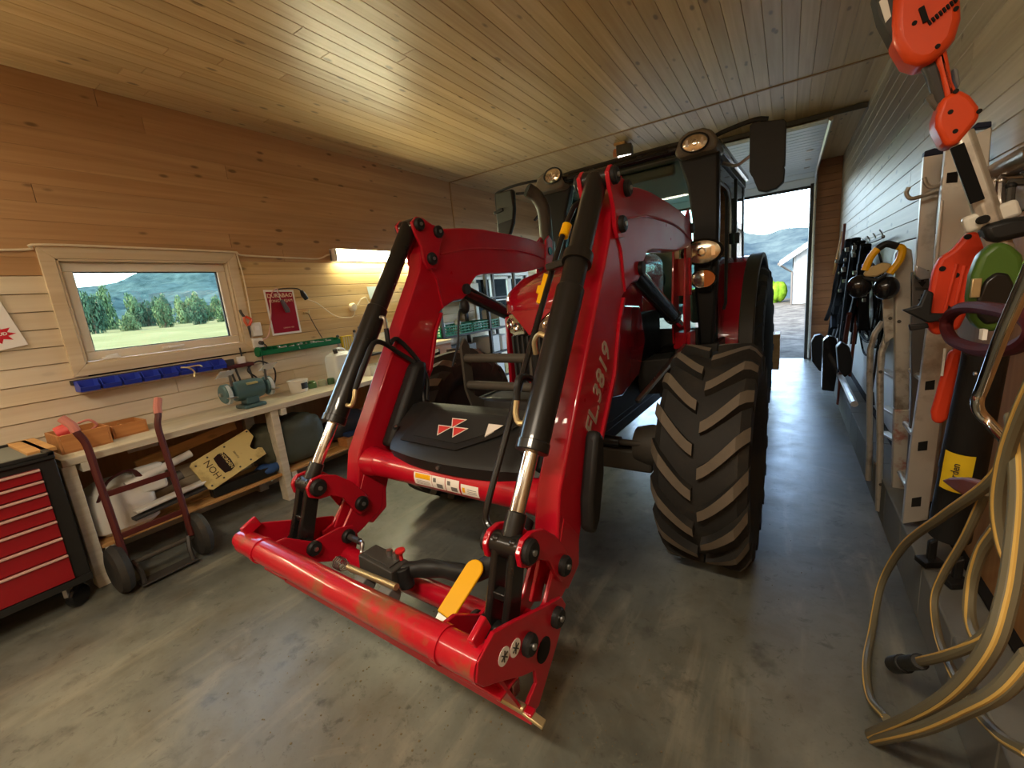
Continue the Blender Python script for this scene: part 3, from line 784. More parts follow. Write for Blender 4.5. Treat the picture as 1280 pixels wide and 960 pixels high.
# tub, small jars and big clear container on the bench
t = thing('tub', 'low white plastic tub with dark label standing right of grinder', 'tub', (-3.84, 2.26, BZ))
MB().lathe([(0, 0), (.072, 0), (.085, .10), (.092, .102), (.092, .112), (.08, .112), (.07, .012), (0, .012)], (-3.84, 2.24, BZ), (0,0,1)).make('body', M['white_plastic'], t)
b = MB(); R1 = [[Vector((-3.84+.0865*math.cos(a), 2.24+.0865*math.sin(a), z)) for a in [(-.25+.11*k) for k in range(9)]] for z in (BZ+.03, BZ+.085)]
b.add(R1[0]+R1[1], [(k, k+1, k+10, k+9) for k in range(8)]); b.make('label', plain('label_dark', lin(40,44,48), .5), t)
lathe_thing('jar', 'small green jar next to the white tub on the bench', 'jar', -3.86, 2.39, BZ, [(0,0),(.038,0),(.04,.05),(.03,.058),(.03,.07),(0,.07)], plain('jar_green', lin(86,120,74), .4))
lathe_thing('jar', 'pale jar between the green jar and the clear container', 'jar', -3.85, 2.49, BZ, [(0,0),(.036,0),(.038,.055),(.03,.06),(0,.06)], plain('jar_pale', lin(172,178,148), .4))
lathe_thing('jar', 'dark green jar touching the clear container on the bench', 'jar', -3.83, 2.575, BZ, [(0,0),(.034,0),(.034,.05),(.028,.06),(0,.06)], plain('jar_dgreen', lin(64,98,58), .4))
t = thing('jerrycan', 'large translucent white plastic canister with spout on the bench', 'canister', (-3.85, 2.74, BZ))
def rrect(cx, cy, hx, hy, r, z, n=4):
    out = []
    for sx, sy, a0 in ((1,1,0), (-1,1,PI/2), (-1,-1,PI), (1,-1,1.5*PI)):
        for k in range(n+1):
            a = a0+PI/2*k/n; out.append(Vector((cx+sx*(hx-r)+r*math.cos(a), cy+sy*(hy-r)+r*math.sin(a), z)))
    return out
b = MB(); b.rings([rrect(-3.86, 2.74, .10*s, .125*s, .04*s, BZ+z) for z, s in ((0, .93), (.02, 1), (.23, 1), (.27, .9), (.30, .55))]); b.make('body', M['clear'], t)
MB().cyl((-3.82, 2.68, BZ+.29), (-3.81, 2.665, BZ+.335), .022).make('cap', M['dgrey'], t, .003)
MB().tube(catmull([(-3.86, 2.70, BZ+.30), (-3.86, 2.72, BZ+.335), (-3.86, 2.80, BZ+.32), (-3.86, 2.83, BZ+.26)], 5), .012, 8).make('handle', M['clear'], t)
MB().bar((-3.75, 2.71, BZ+.05), (-3.75, 2.745, BZ+.2), .007, .006).make('level_strip', M['grey'], t)
# parts boxes further along the bench behind the loader arm
open_box(-3.92, -3.72, 2.98, 3.22, BZ, .10, M['white_plastic'], 'parts_tray', 'pale open tray on the bench behind the black loader cylinder')
o = MB().box(XL, XL+.2, 3.05, 3.3, BZ+.19, BZ+.215).make('black_ledge', M['dgrey'], None, .004); tag(o, 'narrow dark wall ledge behind the loader arm above bench', 'shelf')
o = MB().box(-3.9, -3.7, 3.3, 3.5, BZ, BZ+.13).make('toolbox', M['dgrey'], None, .01); tag(o, 'dark toolbox on the bench hidden behind the red arm', 'toolbox')

# blue storage bins under the window
rail = MB().box(XL, XL+.012, .80, 1.74, 1.205, 1.235).make('bin_rail', M['iron']); tag(rail, 'thin dark wall rail carrying the blue storage bins', 'rail')
def bin_mesh(w_, d, h, mat):
    b = MB(); q = .003
    prof = lambda x: [(0, 0, 0)]
    fr_ = [(0, 0), (d*.9, 0), (d, h*.42), (d*.66, h), (0, h)]          # side profile (x out, z up)
    for y in (0, w_-q): b.prism([(x, y, z) for x, z in fr_], (0, q, 0))
    b.box(0, d, 0, w_, 0, q); b.box(0, q, 0, w_, 0, h); b.prism([(d*.9-q, 0, 0), (d*.9, 0, 0), (d, 0, h*.42), (d-q, 0, h*.42)], (0, w_, 0))
    b.box(d-.004, d+.006, 0, w_, h*.38, h*.44)
    return b.mesh('storage_bin', mat)
me = bin_mesh(.100, .125, .070, M['blue'])
names = ['leftmost', 'second', 'third', 'fourth', 'fifth', 'sixth', 'seventh', 'rightmost']
for k in range(8):
    o = bpy.data.objects.new('storage_bin', me); C.objects.link(o); o.location = (XL+.012, .815+k*.114, 1.158)
    o['label'] = '%s of the blue storage bins hung under the window%s' % (names[k], ' with pale clips over its rim' if k == 5 else ''); o['category'] = 'bin'; o['group'] = 'blue bins under the window'
    OFF[o.name] = Vector((0,0,0))
t = thing('clip', 'pale metal clip hooked over a blue bin rim under window', 'clip', (XL+.12, 1.44, 1.17))
b = MB(); b.tube(catmull([(XL+.11, 1.40, 1.215), (XL+.14, 1.44, 1.205), (XL+.14, 1.47, 1.17), (XL+.15, 1.46, 1.13)], 5), .007, 6); b.tube(catmull([(XL+.13, 1.42, 1.21), (XL+.15, 1.50, 1.215), (XL+.14, 1.53, 1.2)], 5), .006, 6); b.make('wire', M['brass'], t)
# small brown tool holder right of the bins
t = thing('tool_holder', 'small brown wooden tool rack below window corner with dark tools', 'rack', (XL+.05, 1.84, 1.12))
MB().box(XL, XL+.09, 1.73, 1.95, 1.135, 1.165).make('ledge', M['maroon'], t, .003)
for y, l in ((1.76, .16), (1.80, .15), (1.91, .2)):
    MB().tube([(XL+.06, y, 1.15), (XL+.075, y+.02, 1.15-l)], .009, 6).make('tool', M['dgrey'], t)
MB().box(XL+.02, XL+.08, 1.72, 1.80, 1.165, 1.215).make('holder', M['dgrey'], t, .004)
MB().box(XL+.03, XL+.065, 1.84, 1.90, 1.165, 1.225).make('tag', M['white'], t, .003)
MB().cyl((XL+.04, 1.885, 1.2), (XL+.04, 1.885, 1.3), .007, n=8).make('tool', M['dgrey'], t)

# green tray rail right of the window
t = thing('parts_rack', 'long green plastic parts tray screwed to the wall under the poster', 'tray', (XL+.06, 2.4, 1.2))
b = MB(); q = .004; gy0, gy1 = 2.02, 2.84
b.box(XL, XL+.115, gy0, gy1, 1.205, 1.209); b.box(XL, XL+q, gy0, gy1, 1.205, 1.275); b.box(XL+.111, XL+.115, gy0, gy1, 1.205, 1.25)
b.make('tray', M['green'], t)
for k in range(6):
    y = gy0+(gy1-gy0-.004)*k/5
    MB().prism([(XL, y, 1.209), (XL+.112, y, 1.209), (XL+.112, y, 1.245), (XL+.07, y, 1.27), (XL, y, 1.27)], (0, q, 0)).make('divider', M['green'], t)
MB().cyl((XL+.06, gy0-.012, 1.24), (XL+.06, gy0+.012, 1.24), .045, n=20).make('end_disc', M['green'], t, .004)
rg = random.Random(9); b = MB()
for k in range(46):
    y = rg.uniform(gy0+.2, gy1-.02); x = XL+rg.uniform(.02, .1); s = rg.uniform(.006, .014)
    b.obox((x, y, 1.225+rg.uniform(0, .035)), (s, s*.5, 0), (-s*.3, s*.7, s*.3), (0, -s*.2, s*.7))
o = b.make('small_parts', plain('mixed_fittings', lin(150,150,140), .4, .4), t); o['kind'] = 'stuff'
# power sockets and pliers right of the window
for (y, z, h, nm, lb) in ((2.06, 1.44, .12, 'switch_box', 'white surface switch box right of the window, above the socket'), (2.05, 1.32, .085, 'socket', 'white double socket with a dark plug under the switch box')):
    t = thing(nm, lb, 'socket', (XL, y, z)); MB().box(XL, XL+.045, y-.045, y+.045, z-h/2, z+h/2).make('housing', M['white_plastic'], t, .008)
    if nm == 'socket':
        MB().cyl((XL+.045, y+.01, z), (XL+.08, y+.015, z-.005), .018).make('plug', M['dgrey'], t, .003)
    else: MB().box(XL+.045, XL+.052, y-.02, y+.02, z-.01, z+.03).make('rocker', M['white'], t, .002)
cable('plug_lead', [(XL+.08, 2.065, 1.315), (XL+.085, 2.09, 1.28), (XL+.03, 2.07, 1.22), (XL+.03, 2.06, 1.14), (XL+.06, 2.03, 1.05)], .005, M['hose'], 'dark lead hanging down from the socket to the bench')
cable('poster_cable', [(XL+.03, 2.09, 1.34), (XL+.03, 2.16, 1.38), (XL+.02, 2.22, 1.55), (XL+.025, 2.25, 1.72), (XL+.03, 2.31, 1.79), (XL+.03, 2.34, 1.76)], .005, plain('pink_cable', lin(220,176,160), .5), 'thin pale cable crossing the poster from the socket')
t = thing('pliers', 'orange handled pliers hanging on the window frame right side', 'pliers', (XL+.06, 1.985, 1.40))
MB().tube(catmull([(XL+.045, 1.95, 1.62), (XL+.05, 1.955, 1.59), (XL+.05, 1.975, 1.55)], 4), .012, 6).make('loop', M['iron'], t)
MB().tube(catmull([(XL+.05, 1.97, 1.56), (XL+.055, 1.965, 1.52), (XL+.05, 1.985, 1.48)], 4), .012, 6).make('handle', plain('plier_orange', lin(214,104,66), .45), t)
MB().tube(catmull([(XL+.05, 1.98, 1.56), (XL+.055, 2.02, 1.53), (XL+.05, 1.995, 1.48)], 4), .012, 6).make('handle', M['orange'], t)
MB().prism([(XL+.042, 1.98, 1.49), (XL+.042, 2.0, 1.49), (XL+.042, 2.0, 1.42), (XL+.042, 1.99, 1.37), (XL+.042, 1.985, 1.42)], (.014, 0, 0)).make('jaw', M['iron'], t, .002)

# posters
def sheet(x, pts, th=.002): return MB().prism([(x, y, z) for y, z in pts], (th, 0, 0))
t = thing('poster', 'dark red poster with white border and pale title on left wall', 'poster', (XL+.003, 2.4, 1.36))
pc = [(2.205, 1.785), (2.495, 1.775), (2.50, 1.365), (2.21, 1.365)]
sheet(XL+.003, pc).make('sheet', M['paper'], t)
sheet(XL+.0052, [(2.222, 1.767), (2.478, 1.758), (2.482, 1.383), (2.227, 1.383)], .0006).make('red_print', M['poster'], t)
text_mesh('title', 'DURABAO', .052, M['cream_ink'], t, (XL+.0062, 2.352, 1.712), (0,1,0), (0,0,1), 'CENTER', bold=.001)
text_mesh('title', 'LONG & KJAM', .036, M['cream_ink'], t, (XL+.0062, 2.352, 1.668), (0,1,0), (0,0,1), 'CENTER')
text_mesh('footer', 'GARAGE 1956', .017, M['cream_ink'], t, (XL+.0062, 2.38, 1.42), (0,1,0), (0,0,1), 'CENTER')
t = thing('notice', 'white paper notice with orange picture and red starburst at left edge', 'poster', (XL+.02, .56, 1.45))
sheet(XL+.024, [(.38, 1.87), (.585, 1.865), (.665, 1.50), (.38, 1.455)]).make('sheet', M['paper'], t)
sheet(XL+.0262, [(.40, 1.83), (.535, 1.82), (.555, 1.73), (.40, 1.72)], .0006).make('picture', plain('print_orange', lin(214,150,58), .5), t)
st = [(.545+(.085 if k % 2 == 0 else .052)*math.cos(k*PI/9), 1.575+(.058 if k % 2 == 0 else .034)*math.sin(k*PI/9)) for k in range(18)]
sheet(XL+.0262, st, .0006).make('starburst', plain('print_red', lin(204,40,54), .5), t)
text_mesh('starburst_text', 'TILBUD', .026, M['paper'], t, (XL+.0275, .55, 1.566), (0,1,.1), (0,-.1,1), 'CENTER', bold=.0008)
t = thing('hanging_tool', 'grey clip tool hanging on a string in front of the poster', 'tool', (XL+.03, 2.36, 1.54))
b = MB(); b.tube(catmull([(XL+.03, 2.31, 1.78), (XL+.035, 2.325, 1.74), (XL+.035, 2.335, 1.68)], 4), .004, 5); b.make('string', M['white_plastic'], t)
MB().prism([(XL+.02, 2.33, 1.69), (XL+.02, 2.36, 1.685), (XL+.02, 2.40, 1.60), (XL+.02, 2.40, 1.565), (XL+.02, 2.365, 1.565), (XL+.02, 2.345, 1.63)], (.025, 0, 0)).make('body', plain('tool_grey', lin(92,80,84), .5), t, .005)
t = thing('wall_hook', 'small brass wall hook below the black pendant right of poster', 'hook', (XL, 2.58, 1.53))
MB().box(XL, XL+.012, 2.555, 2.60, 1.535, 1.56).make('plate', M['brass'], t, .002); MB().tube(catmull([(XL+.01, 2.58, 1.55), (XL+.05, 2.58, 1.54), (XL+.05, 2.59, 1.57)], 4), .006, 6).make('hook', M['brass'], t)
t = thing('pendant_switch', 'black pendant switch hanging on a black wire right of poster', 'switch', (XL+.02, 2.58, 1.66))
b = MB(); b.tube(catmull([(XL+.02, 2.30, 1.78), (XL+.03, 2.40, 1.79), (XL+.03, 2.52, 1.785), (XL+.03, 2.565, 1.755)], 5), .006, 6); b.make('wire', M['hose'], t)
MB().tube([(XL+.03, 2.56, 1.765), (XL+.032, 2.575, 1.725), (XL+.032, 2.60, 1.68)], [.014, .026, .022], 10).make('body', M['plastic'], t)
cable('white_wire', [(XL+.03, 2.60, 1.68), (XL+.02, 2.72, 1.63), (XL+.02, 2.9, 1.49), (XL+.02, 3.1, 1.46), (XL+.02, 3.16, 1.53)], .005, M['cable'], 'slack white wire hanging between the black switch and the junction box')
cable('thin_chain', [(XL+.04, 2.585, 1.535), (XL+.02, 2.64, 1.42), (XL+.02, 2.70, 1.28)], .004, M['iron'], 'thin dark cord from the brass hook to the green tray')
t = thing('junction_box', 'round white junction box on the pine wall beside loader cylinder', 'socket', (XL, 3.15, 1.57))
MB().lathe([(0, 0), (.045, 0), (.045, .025), (.036, .04), (0, .042)], (XL, 3.14, 1.565), (1,0,0), 20).make('housing', M['cable'], t)
MB().tube(catmull([(XL+.03, 3.19, 1.58), (XL+.04, 3.24, 1.64), (XL+.03, 3.32, 1.66), (XL+.03, 3.35, 1.60)], 5), .006, 6).make('lead', M['cable'], t)
t = thing('paper_note', 'pale blue paper note pinned on the pine wall behind loader cylinder', 'note', (XL, 3.46, 1.6))
sheet(XL+.003, [(3.38, 1.78), (3.55, 1.78), (3.55, 1.62), (3.40, 1.64)]).make('sheet', plain('note_blue', lin(206,224,228), .6), t)
o = sheet(XL+.003, [(3.27, 1.46), (3.40, 1.56), (3.42, 1.46)]).make('paper_scrap', M['paper']); tag(o, 'torn white paper scrap under the blue note on wall', 'note')
t = thing('yellow_holder', 'yellow plastic wrench holder on the wall right of the green tray', 'holder', (XL, 2.96, 1.1))
MB().box(XL, XL+.03, 2.92, 3.06, 1.12, 1.27).make('plate', plain('holder_yellow', lin(206,176,40), .45), t, .006)
for k in range(4): MB().box(XL+.03, XL+.036, 2.935+k*.03, 2.95+k*.03, 1.13, 1.26).make('slot', M['brass'], t)
for k in range(3):
    t = thing('wall_tool', ['short chrome wrench hanging beside the yellow holder', 'grey file hanging right of the yellow holder', 'long steel rasp hanging furthest right on the pine wall'][k], 'tool', (XL, 3.1+k*.06, 1.1))
    y = (2.88, 3.10, 3.17)[k]
    MB().bar((XL+.012, y, 1.12), (XL+.012, y+.005, 1.27+k*.03), .022, .012, (1,0,0)).make('shaft', M['steel'], t, .002)
    MB().ball((XL+.014, y+.006, 1.275+k*.03), .013, .02, .016, 8, 6).make('head', M['iron'], t)

# red tool cabinet at the left edge
cx0, cx1, cy0, cy1 = -3.96, -3.33, -.28, .52
t = thing('tool_cabinet', 'red drawer tool cabinet in a black casing on castors at left edge', 'tool cabinet', ((cx0+cx1)/2, (cy0+cy1)/2, 0))
MB().box(cx0, cx1-.02, cy0, cy1, .15, .885).make('casing', M['cab_dark'], t, .006)
b = MB(); b.prism([(cx0, cy0, .885), (cx1, cy0, .885), (cx1, cy1, .885), (cx0, cy1, .885)], (0, 0, .02)); 
b.box(cx0, cx1, cy0, cy0+.03, .905, .925); b.box(cx0, cx1, cy1-.03, cy1, .905, .925); b.box(cx0, cx0+.03, cy0, cy1, .905, .925); b.box(cx1-.03, cx1, cy0, cy1, .905, .925)
b.make('top', M['cab_dark'], t, .005)
MB().box(cx0+.03, cx1-.03, cy0+.03, cy1-.03, .905, .911).make('mat', M['mat_grey'], t)
zs = [.85, .785, .715, .635, .55, .45, .345, .19]
for k in range(7):
    a, c_ = zs[k], zs[k+1]
    d = MB().box(cx1-.02, cx1, cy0+.04, cy1-.07, c_+.006, a).make('drawer', M['cab_red'], t, .002)
    MB().box(cx1-.002, cx1+.014, cy0+.04, cy1-.07, a-.012, a).make('handle', M['handle_strip'], d, .003)
MB().box(cx1-.02, cx1-.004, cy0, cy1, .15, .19).make('kick_rail', M['cab_dark'], t, .003)
for x, y in ((cx1-.08, cy1-.07), (cx1-.08, cy0+.08), (cx0+.08, cy1-.07), (cx0+.08, cy0+.08)):
    c_ = MB().lathe([(0, -.02), (.055, -.02), (.064, -.012), (.064, .012), (.055, .02), (0, .02)], (x, y, .064), (.8, .6, 0), 20).make('castor', M['plastic_gloss'], t)
    b = MB(); b.box(x-.045, x+.045, y-.045, y+.045, .14, .152); b.prism([(x-.05, y+.03, .145), (x+.03, y-.06, .145), (x+.03, y-.06, .09), (x+.0, y-.03, .05), (x-.03, y+.01, .05)], (.012, .016, 0)); b.make('fork', M['steel'], c_, .002)

# hand truck leaning on the bench
t = thing('hand_truck', 'old maroon two wheeled hand truck leaning against the workbench', 'hand truck', (-3.3, .85, 0))
L0, L1 = .645, 1.035
for y0, hy in ((.66, .615), (1.0, 1.085)):
    s = -1 if y0 < .8 else 1
    MB().tube(catmull([(-3.40, y0+s*.03, 1.03), (-3.385, y0+s*.02, .98), (-3.375, y0+s*.0, .90), (-3.35, y0, .70), (-3.31, y0, .42), (-3.285, y0, .17)], 5), .019, 8).make('side_rail', M['maroon'], t)
    MB().tube([(-3.435, y0+s*.055, 1.075), (-3.40, y0+s*.03, 1.03), (-3.39, y0+s*.023, .99)], .023, 10).make('grip', M['grip'], t)
for z, x in ((.60, -3.335), (.34, -3.30), (.78, -3.36)):
    if z == .78: continue
    MB().bar((x, .66, z), (x, 1.0, z), .012, .035, (0,0,1)).make('crossbar', M['maroon'], t, .003)
MB().cyl((-3.30, .60, .15), (-3.30, 1.07, .15), .016).make('axle', M['iron'], t)
MB().box(-3.30, -3.20, .68, .98, .02, .03).make('toe_plate', M['dgrey'], t, .003)
MB().tube(catmull([(-3.29, .68, .17), (-3.25, .70, .10), (-3.23, .70, .03)], 4), .014, 6).make('toe_strut', M['dgrey'], t)
MB().tube(catmull([(-3.29, .98, .17), (-3.25, .96, .10), (-3.23, .96, .03)], 4), .014, 6).make('toe_strut', M['dgrey'], t)
for y in (.625, 1.045):
    wq = MB().lathe([(.06, -.035), (.10, -.04), (.135, -.03), (.15, 0), (.135, .03), (.10, .04), (.06, .035)], (-3.30, y, .15), (0,1,0), 26).make('wheel', M['rubber'], t)
    MB().lathe([(0, -.03), (.06, -.034), (.062, .034), (0, .03)], (-3.30, y, .15), (0,1,0), 18).make('rim', M['grey'], wq)

# things on the bench shelf
t = thing('sprayer_tank', 'white plastic tank with carrying strap lying on the bench shelf', 'tank', (-3.72, .85, .25))
b = MB(); b.rings([rrect(-3.74, .80, .16*s, .17*s, .07*s, z) for z, s in ((.25, .8), (.28, 1), (.46, 1.0), (.54, .85), (.58, .5))]); b.make('body', M['white_plastic'], t)
MB().tube(catmull([(-3.60, .68, .50), (-3.55, .74, .62), (-3.56, .86, .64), (-3.60, .92, .52)], 6), .02, 8, flat=.4).make('strap', M['maroon'], t)
MB().box(-3.66, -3.58, .88, 1.04, .45, .63).make('side_panel', M['white_plastic'], t, .02)
t = thing('white_pipe', 'off white plastic pipe resting slanted across the shelf clutter', 'pipe', (-3.62, 1.1, .4))
MB().cyl((-3.58, .82, .545), (-3.60, 1.21, .625), .026).make('pipe', M['white_plastic'], t)
t = thing('white_bar', 'slim white ski like bar lying low on bench shelf', 'bar', (-3.6, 1.0, .3))
MB().bar((-3.55, .82, .37), (-3.58, 1.27, .40), .07, .022).make('bar', M['white_plastic'], t, .006); MB().bar((-3.54, .80, .33), (-3.57, 1.25, .355), .06, .02).make('runner', M['dgrey'], t, .004)
t = thing('grey_pipe', 'short grey plastic pipe behind the slanted white pipe', 'pipe', (-3.75, 1.1, .4)); MB().cyl((-3.72, .92, .42), (-3.70, 1.16, .47), .035).make('pipe', M['grey'], t)
o = MB().bar((-3.80, .95, .60), (-3.80, 1.62, .70), .03, .075).make('plank', M['rawwood'], None, .003); tag(o, 'brown plank stored slanting at the back under bench', 'plank')
o = MB().box(XL+.03, XL+.05, .98, 1.16, .66, .70).make('label_strip', M['paper']); tag(o, 'small white label strip on the panel under bench', 'label')
# cream board plate with black badge
t = thing('cream_plate', 'long cream painted plate with black badge and lettering on bench shelf', 'plate', (-3.62, 1.44, .25))
ex = Vector((0, .44, .135)).normalized(); ey = Vector((-.30, -.29, .93)); ey = (ey-ex*ey.dot(ex)).normalized(); ez = ex.cross(ey)
if ez.x < 0: ez = -ez
o0 = Vector((-3.52, 1.245, .325))
def pl(u, v, h=0): return o0+ex*u+ey*v+ez*h
poly = [(0, .02), (.02, 0), (.455, 0), (.46, .06)]+[(.425+.032*math.cos(a), .115+.04*math.sin(a)) for a in [-1.2-.42*k for k in range(6)]]+[(.46, .17), (.455, .245), (.02, .245), (0, .225)]
MB().prism([pl(*p, -.02) for p in poly], ez*.02).make('plate', M['cream_tin'], t, .003)
bd = [(.185+.04*math.cos(a)*(1.0), .125+.075*math.sin(a)) for a in [k*PI/8 for k in range(16)]]
bd = [(.145, .055), (.185, .045), (.225, .055), (.232, .12), (.225, .19), (.185, .2), (.145, .19), (.138, .12)]
MB().prism([pl(*p, .0) for p in bd], ez*.003).make('badge', M['black'], t, .001)
text_mesh('badge_text', 'NORDEN', .032, M['cream_tin'], t, pl(.198, .125, .0035), -ey, ex, 'CENTER', bold=.0006)
text_mesh('lettering', 'NOH', .066, plain('print_brown', lin(74,58,36), .6), t, pl(.075, .125, .0005), -ey, ex, 'CENTER')
text_mesh('lettering', 'SERVICE', .018, M['dgrey'], t, pl(.275, .125, .0005), -ey, ex, 'CENTER')
for u, v in ((.03, .03), (.03, .21), (.12, .03), (.12, .22), (.25, .03), (.25, .22), (.34, .03), (.44, .23)):
    MB().cyl(pl(u, v, 0), pl(u, v, .003), .007, n=8).make('rivet', M['iron'], t)
o = MB().box(-3.62, -3.555, 1.27, 1.75, .25, .33).make('black_profile', M['black'], None, .008); tag(o, 'black slotted bar lying under the cream plate on shelf', 'bar')
# dark tarpaulin bundle and blue cloth
b = MB(); b.ball((-3.74, 1.98, .455), .19, .30, .21, 28, 18)
for i, v in enumerate(b.v):
    q = (v-Vector((-3.74, 1.98, .455))); q = Vector([math.copysign(abs(c/s)**.6, c)*s for c, s in zip(q, (.19, .30, .21))])
    b.v[i] = Vector((-3.74, 1.98, .455))+q*(1+.20*noise.noise(v*8)+.10*noise.noise(v*22))
o = b.make('tarpaulin_bundle', M['tarp'], angle=60); tag(o, 'dark olive tarpaulin bundle on the shelf behind the bench leg', 'tarpaulin')
b = MB(); b.ball((-3.62, 1.72, .30), .08, .12, .045, 18, 10)
for i, v in enumerate(b.v): b.v[i] = v+Vector((0,0,.03*noise.noise(v*22)))
tag(b.make('blue_rag', M['blue_cloth'], angle=60), 'crumpled blue rag on shelf beside the cream plate', 'rag')
b = MB(); b.ball((-3.75, 2.62, .40), .17, .28, .15, 24, 14)
for i, v in enumerate(b.v): b.v[i] = v+(v-Vector((-3.75, 2.62, .40)))*.22*noise.noise(v*10)
tag(b.make('plastic_sack', plain('sack_dark', (.02,.022,.028,1), .35, 0, .2, .3, 8, .5, 25), angle=60), 'shiny dark plastic sack on the shelf behind the loader cylinder', 'sack')
o = MB().box(-3.66, -3.52, 2.42, 2.95, .247, .33).make('cardboard_box', M['boxwood'], None, .004); tag(o, 'orange brown carton on bench shelf behind loader cylinder', 'box')
o = MB().box(-3.72, -3.54, 2.46, 2.9, .332, .37).make('blue_case', plain('case_blue', lin(34,52,84), .5), None, .006); tag(o, 'flat navy case on the carton behind the loader cylinder', 'case')

# drawer unit, steel rack and crates further back
t = thing('drawer_unit', 'wooden drawer unit with a knob at the far end of bench', 'drawer unit', (-3.65, 3.82, 0))
MB().box(-3.95, -3.42, 3.66, 3.98, 0, 1.05).make('carcass', M['boxwood'], t, .004)
MB().box(-3.97, -3.39, 3.64, 4.0, 1.05, 1.085).make('top', M['trimwood'], t, .004)
for k in range(4):
    d = MB().box(-3.42, -3.40, 3.68, 3.96, .06+k*.245, .29+k*.245).make('drawer', M['boxwood'], t, .004)
    MB().ball((-3.385, 3.78, .19+k*.245), .018, .018, .018, 10, 7).make('knob', M['brass'], d)
t = thing('storage_rack', 'black steel storage rack below the far window on the left', 'rack', (-3.8, 4.9, 0))
for y in (4.06, 5.08, 5.85):
    for x in (-3.60, -4.0): MB().box(x-.02, x+.02, y-.02, y+.02, 0, 1.95 if y < 5.9 else 1.5).make('post', M['dgrey'], t)
for z in (.35, .72, 1.075, 1.52): MB().box(-4.0, -3.58, 4.04, 5.87, z, z+.025).make('shelf', M['dgrey'], t, .002)
def crate(y0, y1, label):
    t = thing('green_crate', label, 'crate', (-3.78, (y0+y1)/2, 1.10), 'green crates on the rack'); x0, x1, z0, h = -3.97, -3.60, 1.10, .125
    MB().box(x0, x1, y0, y1, z0, z0+.006).make('base', M['crate'], t)
    for nm, A, B_ in (('side', (x1, y0), (x1, y1)), ('side', (x0, y0), (x0, y1)), ('end', (x0, y0), (x1, y0)), ('end', (x0, y1), (x1, y1))):
        A = Vector(A+(0,)); B_ = Vector(B_+(0,)); b = MB(); n = 8 if nm == 'side' else 5
        for z in (.008, .042, .078, .116): b.bar(A+Vector((0,0,z0+z)), B_+Vector((0,0,z0+z)), .008, .014 if z < .1 else .02)
        for k in range(n+1): p = A+(B_-A)*k/n; b.bar(p+Vector((0,0,z0)), p+Vector((0,0,z0+h)), .010, .014, (1,0,0) if nm == 'end' else (0,1,0))
        b.make(nm, M['crate'], t)
crate(4.02, 4.66, 'nearer green slatted plastic crate on the black rack, white pots inside')
crate(4.70, 5.30, 'farther green slatted plastic crate on the black rack by the post')
wp = [(0,0),(.05,0),(.05,.16),(.03,.17),(.03,.2),(0,.2)]
lathe_thing('white_pot', 'white pot standing in the nearer green crate, left one', 'pot', -3.72, 4.18, 1.107, wp, M['white_plastic'])
lathe_thing('white_pot', 'white pot standing in the nearer green crate, right one', 'pot', -3.72, 4.52, 1.107, [(a*.8, h) for a, h in wp], M['white'])
rg = random.Random(4)
kinds = ['white carton', 'pale grey carton', 'dark carton', 'white folded box', 'grey tin box', 'cream carton']
mats_ = [M['white'], M['white_plastic'], M['dgrey'], M['paper'], M['grey'], M['cream_tin']]
for k, (y, z, w_, h, mi) in enumerate([(4.25, .745, .3, .22, 2), (4.62, .745, .26, .2, 4), (5.2, .745, .26, .24, 0), (5.52, .745, .28, .22, 1), (5.5, 1.10, .28, .26, 3), (4.85, 1.545, .2, .2, 1), (5.55, .375, .3, .26, 5), (4.4, 1.545, .18, .12, 2), (5.3, .375, .2, .25, 0)]):
    o = MB().box(-3.93, -3.62, y-w_/2+.01, y+w_/2-.01, z, z+h).make('carton', mats_[mi], None, .006)
    tag(o, kinds[mi]+' on the black rack, '+['middle shelf under the near crate', 'middle shelf, second from the drawer unit', 'middle shelf by the middle post', 'middle shelf at the far end', 'beside the farther green crate', 'top shelf before the far window', 'bottom shelf at the far end', 'top shelf near end', 'bottom shelf by the middle post'][k], 'box', 'cartons on the rack')

# ------------------------------------------------------------------ tractor with front loader; built in its own frame:
# x to its left flank (right in the picture), y to its rear, z up
T = thing('tractor', 'red front loader tractor with black cab parked nose first in the garage', 'tractor', (-1.245, 2.5, 0), None, math.radians(-2.2), local=True)
RED, HOOD, BLK = M['red'], M['hood'], M['black']
def mirror_u(pts, s): return [(p[0]*s, p[1], p[2]) for p in pts]
def pz(poly, u0, u1):                                  # side profile (y, z) extruded from u0 to u1
    return MB().prism([(u0, a, b) for a, b in poly], (u1-u0, 0, 0))

